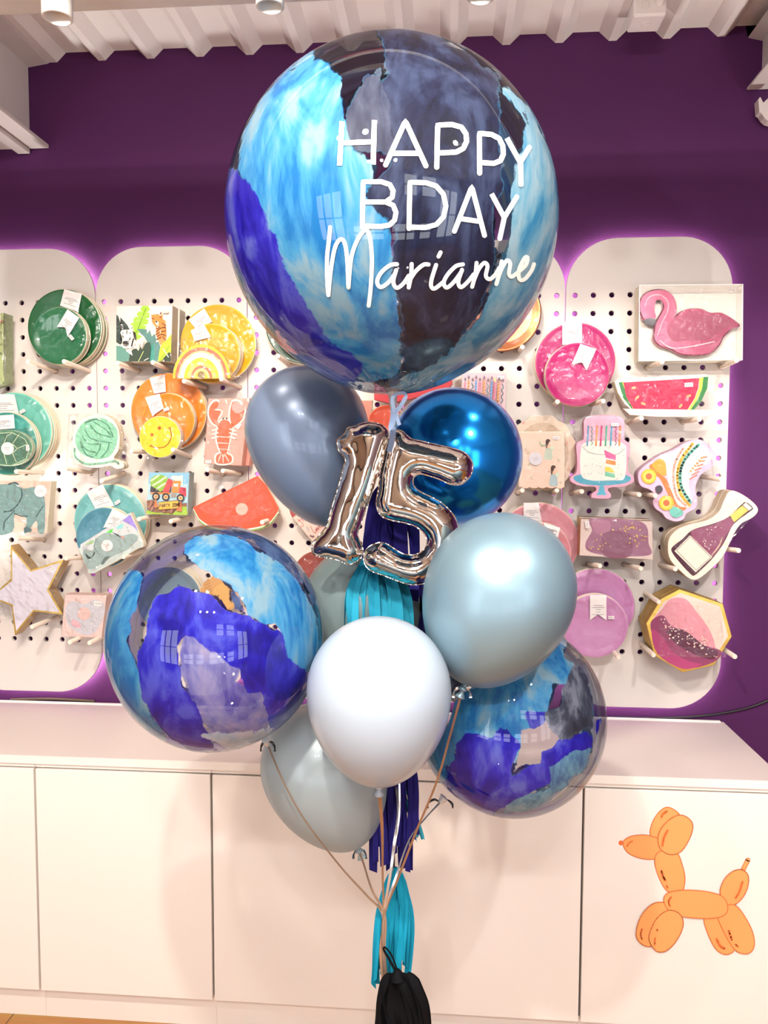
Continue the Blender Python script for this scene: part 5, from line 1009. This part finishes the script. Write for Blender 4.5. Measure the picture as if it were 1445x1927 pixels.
# ------------------------------------------------------------------ foil digits
SILVER = mat('silver_foil', 'efe6dc', .07, metal=1., var=.02, bump=.035, bscale=35)
def digit(label, out, Y, Rpx, hmax, tiltfn, sp=2.0):
    C = sum((at(x, y, Y) for x, y in out), Vector())/len(out)
    t = thing('foil_digit_balloon', tuple(C), label, 'balloon')
    # resample outline
    P = smooth(out, 8); L_ = [0]
    for a_, b_ in zip(P, P[1:]+P[:1]): L_.append(L_[-1]+math.hypot(b_[0]-a_[0], b_[1]-a_[1]))
    n = int(L_[-1]/sp); Q = []; j = 0
    for i in range(n):
        s = L_[-1]*i/n
        while L_[j+1] < s: j += 1
        f = (s-L_[j])/max(1e-9, L_[j+1]-L_[j]); a_, b_ = P[j], P[(j+1) % len(P)]; Q.append((a_[0]+(b_[0]-a_[0])*f, a_[1]+(b_[1]-a_[1])*f))
    xs = [q[0] for q in Q]; ys = [q[1] for q in Q]; G = []
    y = min(ys); r = 0
    while y < max(ys):
        x = min(xs)+(sp/2 if r % 2 else 0)
        while x < max(xs): G.append((x, y)); x += sp
        y += sp*.87; r += 1
    G = np.array(G); d = sdf(G[:, 0], G[:, 1], Q); G = G[d > sp*.55]
    allp = [Vector(q) for q in Q]+[Vector(g) for g in G.tolist()]
    V2, E2, F2 = delaunay_2d_cdt(allp, [], [list(range(n))], 1, 1e-4)[:3]
    A = np.array([v[:] for v in V2]); dd = np.maximum(0, sdf(A[:, 0], A[:, 1], Q))
    Qa = np.array(Q); near = np.array([((Qa-p)**2).sum(1).argmin() for p in A]); s = near*sp
    loc = Rpx; u = np.clip(dd/loc, 0, 1); h = 1-(1-u)**2.0
    rnd = np.array([mnoise.noise(Vector((q*.09, 3.1, 0))) for q in s]); rn2 = np.array([mnoise.noise(Vector((q*.31, 7.7, 0))) for q in s])
    h = h*(1+(.22*rnd+.2*rn2)*np.exp(-dd/(.30*loc)))+.0*np.array([mnoise.noise(Vector((p[0]*.05, p[1]*.05, 2))) for p in A])*u
    h = np.where(dd <= .01, 0, h)
    tri = np.array([list(f) for f in F2]); ed = np.concatenate([tri[:, [0, 1]], tri[:, [1, 2]], tri[:, [2, 0]]]); ed = np.concatenate([ed, ed[:, ::-1]])
    cnt = np.bincount(ed[:, 0], minlength=len(A)); keep = np.clip((dd-4)/6, 0, 1)
    for _ in range(14): av = np.bincount(ed[:, 0], weights=h[ed[:, 1]], minlength=len(A))/np.maximum(cnt, 1); h = h*(1-keep*.8)+av*keep*.8
    fold = np.array([mnoise.noise(Vector((p[0]*.03+p[1]*.006, p[1]*.011-p[0]*.03, 4))) for p in A]); h = (h+.055*fold*np.clip(dd/10, 0, 1))*hmax
    vs = []; nV = len(A)
    for sg in (1, -1):
        for p, q in zip(A, h):
            w = at(p[0], p[1], Y); w = Vector((w.x, w.y+tiltfn(p[0], p[1])-sg*q, w.z)); vs.append(w)
    fs = [tuple(f) for f in F2]+[tuple(i+nV for i in f[::-1]) for f in F2]
    mb = MB(); mb.mesh(vs, fs, 0, True); mb.build('foil_envelope', SILVER, t)
    vs = []
    for i in range(n):
        a_, b_ = Q[i-1], Q[(i+1) % n]; tx, ty = b_[0]-a_[0], b_[1]-a_[1]; l = math.hypot(tx, ty) or 1; nx, ny = ty/l, -tx/l
        if sdf(np.array([Q[i][0]+nx]), np.array([Q[i][1]+ny]), Q)[0] > 0: nx, ny = -nx, -ny
        w = 1.3+.6*mnoise.noise(Vector((i*.23, 0, 0)))
        a3 = at(*Q[i], Y); b3_ = at(Q[i][0]+nx*w, Q[i][1]+ny*w, Y); tl = tiltfn(*Q[i]); wob = .0005*mnoise.noise(Vector((i*.4, 5, 0)))
        vs += [Vector((a3.x, a3.y+tl, a3.z)), Vector((b3_.x, b3_.y+tl+wob, b3_.z))]
    mb = MB(); mb.mesh(vs, [(2*i, 2*i+1, (2*i+3) % (2*n), (2*i+2) % (2*n)) for i in range(n)], 0, True); mb.build('seam_edge', SILVER, t)
    return t
T = cr(580, 780, 4.5156)
YD = -1.03
digit('silver foil digit one balloon, tilted, left of the five', T([(250, 215), (310, 165), (340, 115), (400, 100), (450, 78), (520, 68), (600, 80), (655, 112), (685, 165), (668, 240), (645, 330), (612, 440), (575, 560), (530, 700), (480, 830), (445, 940), (420, 1010), (440, 1080), (465, 1150), (450, 1210), (400, 1250), (340, 1268), (260, 1235), (180, 1215), (100, 1205), (48, 1180), (35, 1130), (60, 1070), (120, 1000), (165, 930), (190, 830), (230, 700), (270, 570), (300, 450), (318, 400), (300, 350), (262, 310), (250, 260)]), YD, 24, .029, lambda x, y: -.004)
digit('silver foil digit five balloon, tilted, right of the one', T([(690, 200), (735, 135), (800, 145), (870, 205), (960, 228), (1100, 260), (1230, 290), (1330, 325), (1385, 390), (1398, 450), (1375, 525), (1300, 592), (1210, 592), (1120, 552), (1030, 522), (960, 505), (905, 525), (888, 570), (905, 620), (960, 662), (1050, 705), (1130, 750), (1200, 815), (1250, 885), (1272, 970), (1260, 1060), (1220, 1160), (1170, 1260), (1110, 1340), (1040, 1400), (970, 1438), (860, 1442), (740, 1405), (630, 1362), (540, 1330), (485, 1275), (472, 1200), (505, 1135), (580, 1095), (650, 1095), (720, 1135), (800, 1184), (890, 1195), (970, 1162), (1008, 1090), (992, 1020), (920, 955), (820, 920), (720, 900), (645, 875), (598, 830), (578, 750), (595, 640), (613, 500), (640, 380), (660, 290)]), YD+.012, 27, .031, lambda x, y: .0)
# ------------------------------------------------------------------ tissue tassels
def tassel(label, top, bot, wtop, wbot, d, col, n=16, seed=1, loop=True, jag=.12, name='paper_tassel', head=.0):
    random.seed(seed); m = mat('tissue_'+col, col, .75, var=.12, scale=18, spec=.15); m2 = m
    c = atd(*top, d); t = thing(name, tuple(c), label, 'tassel'); s = d/F
    Lp = bot[1]-top[1]
    for i in range(n):
        u = (i+.5)/n*2-1; back = (i % 3-1)*.010
        e = Lp*(1-random.uniform(0, jag)); wob = random.uniform(-1, 1)*wbot*.12
        xs = lambda f: top[0]+(bot[0]-top[0])*f+u*(wtop+(wbot-wtop)*min(1, f*2.4)**.7)/2+wob*f+math.sin(f*5+i)*wbot*.03
        pts = []
        for f in (0, .06, .18, .36, .55, .75, 1.): pts.append(atd(xs(f), top[1]+e*f, d+back*min(1, f*4)+.004*math.sin(f*6+i*2)))
        P = [Vector(q) for q in smooth([tuple(p) for p in pts], 4, False)]; w = wbot*s*random.uniform(.13, .24); a0 = random.uniform(-.95, .95); vs = []
        for k, p in enumerate(P):
            tg = (P[min(k+1, len(P)-1)]-P[max(0, k-1)]).normalized(); v = (CAM-p).normalized(); sd = tg.cross(v).normalized(); a_ = a0+.35*math.sin(k*.35+i)
            sd = sd*math.cos(a_)+v*math.sin(a_); ww = w*(.35+.65*min(1, k/6))
            vs += [p+sd*ww/2, p-sd*ww/2]
        vs[-1] = vs[-1]+Vector((0, 0, random.uniform(-.012, .012)))
        mb = MB(); mb.mesh(vs, [(2*k, 2*k+1, 2*k+3, 2*k+2) for k in range(len(P)-1)], 0, True); mb.build('paper_strip', m, t)
    mb = MB(); mb.tube([atd(top[0], top[1]-8, d), atd(top[0], top[1]+2, d), atd(top[0]+(bot[0]-top[0])*.03, top[1]+10, d)], [.004, wtop*s*.35, wtop*s*.45], 12); mb.build('twisted_top', m, t)
    return t
tassel('indigo tissue tassel seen through the silver digits', (736, 915), (742, 1130), 40, 100, 1.62, '2b2577', 20, 11, jag=.05)
tassel('teal tissue tassel hanging below the silver digits', (706, 1050), (712, 1235), 40, 112, 1.575, '2a97b4', 18, 5, jag=.12)
tassel('navy tissue tassel behind the pearl and pale front balloons', (792, 1095), (806, 1300), 30, 72, 1.66, '1f1c52', 12, 9)
tassel('indigo tissue tassel hanging below the pale front balloon', (742, 1395), (743, 1642), 24, 74, 1.60, '241e68', 20, 3, jag=.3)
tassel('single teal tissue strip bundle behind the lower indigo tassel', (748, 1440), (790, 1582), 10, 22, 1.63, '3fb0c4', 4, 6, jag=.05)
tt = tassel('teal tissue tassel low on the ribbons above the black one', (744, 1640), (732, 1868), 16, 74, 1.56, '1690ae', 18, 8, jag=.3)
bt = tassel('black tissue tassel on a loop at the bottom of the ribbons', (748, 1832), (776, 1990), 34, 100, 1.50, '09090c', 22, 4, jag=.1)
mb = MB(); ribbon(mb, [atd(747, 1832, 1.5), atd(735, 1810, 1.5), atd(722, 1787, 1.5), atd(726, 1784, 1.5), atd(738, 1800, 1.5), atd(748, 1828, 1.5)], .0055, .05); mb.build('hanging_loop', mat('tissue_09090c', '09090c'), bt)
# ------------------------------------------------------------------ lights
def spot(c, target, e, size, blend, r, col):
    l = bpy.data.lights.new('spot', 'SPOT'); l.energy = e; l.spot_size = math.radians(size); l.spot_blend = blend; l.shadow_soft_size = r; l.color = col
    o = bpy.data.objects.new('spot_light', l); COL.objects.link(o); o.location = c; o.rotation_euler = (Vector(target)-Vector(c)).to_track_quat('-Z', 'Y').to_euler(); return o
WARM = (1., .91, .80); NEUT = (1., .97, .94)
for i, c in enumerate(LAMPS): spot(c+Vector((0, 0, -.012)), (c.x, -.1, 1.3), (19, 8, 9, 10)[i], 110, .8, .02, (WARM, WARM, NEUT, NEUT)[i])
CEIL_L = [(.80, -2.33, 2.76, 140, WARM), (.44, -2.31, 2.76, 60, WARM), (2.0, -2.2, 2.76, 90, NEUT), (.66, -3.46, 2.76, 50, NEUT), (.97, -3.45, 2.76, 50, NEUT), (1.29, -3.42, 2.76, 50, NEUT), (-.4, -4.1, 2.76, 60, NEUT), (1.2, -4.15, 2.76, 60, NEUT), (2.9, -4.1, 2.76, 60, NEUT)]  # last three are added to brighten the shop-front wall that the foil mirrors
DN = ['left of centre, nearest row', 'far left, nearest row', 'right, nearest row', 'left, second row', 'middle, second row', 'right, second row', 'left, by the windows', 'middle, by the windows', 'right, by the windows']
for i, (cx_, cy_, cz_, en, cl_) in enumerate(CEIL_L):
    c = Vector((cx_, cy_, cz_)); spot(c, (cx_, -.6 if cy_ > -4 else -4.4, .2), en, 120, .7, .035, cl_)
    t = thing('downlight', (c.x, c.y, c.z+.03), 'ceiling downlight behind the camera, '+DN[i], 'lamp')
    mb = MB(); mb.lathe([(0, .03), (.06, .03), (.065, .02), (.07, .028), (.07, zl-c.z), (0, zl-c.z)], c, (0, 0, 1), 24); mb.build('lamp_housing', LW, t)
# daylight through the shop windows
w = bpy.data.worlds.new('world'); SC.world = w; w.use_nodes = True; bg = w.node_tree.nodes['Background']; bg.inputs[0].default_value = (.93, .96, 1., 1); bg.inputs[1].default_value = 5.5
for a, b, c_, d_ in wins:
    l = bpy.data.lights.new('daylight', 'AREA'); l.shape = 'RECTANGLE'; l.size = b-a; l.size_y = d_-c_; l.cycles.is_portal = True
    o = bpy.data.objects.new('daylight_portal', l); COL.objects.link(o); o.location = ((a+b)/2, YF+.03, (c_+d_)/2); o.rotation_euler = (PI/2, 0, 0)
SC.view_settings.view_transform = 'Standard'; SC.view_settings.look = 'None'; SC.view_settings.gamma = 1; SC.view_settings.exposure = .12
SC.cycles.transparent_max_bounces = 24; SC.cycles.max_bounces = 10; SC.cycles.diffuse_bounces = 4; SC.cycles.glossy_bounces = 5
SC.cycles.caustics_reflective = False; SC.cycles.caustics_refractive = False; SC.cycles.sample_clamp_indirect = 4.
# two uplighters added beside the counter run, outside the frame, to brighten the ceiling
for i, (lx, ly, lz) in enumerate(((-.8, -.24, HC), (2.95, -.45, .55))):
    t = thing('uplighter_lamp', (lx, ly, lz if i == 0 else 0), ['small uplighter lamp on the worktop left of the frame', 'standing uplighter lamp right of the worktop end'][i], 'lamp')
    mb = MB()
    if i: mb.lathe([(0, 0), (.12, 0), (.12, .02), (.015, .03), (.012, .55), (0, .55)], (lx, ly, 0), (0, 0, 1), 28)
    else: mb.lathe([(0, 0), (.06, 0), (.06, .015), (.012, .02), (0, .02)], (lx, ly, lz), (0, 0, 1), 28)
    mb.build('lamp_base', BLK, t)
    mb = MB(); mb.lathe([(.012, 0), (.05, .03), (.06, .10), (.057, .10), (.046, .035), (0, .015)], (lx, ly, lz+.012), (0, 0, 1), 32); mb.build('lamp_shade', LW, t)
    spot((lx, ly, lz+.125), (1.0 + (.35 if i else -.3), -.12, 2.92), 85, 46, .5, .03, NEUT)
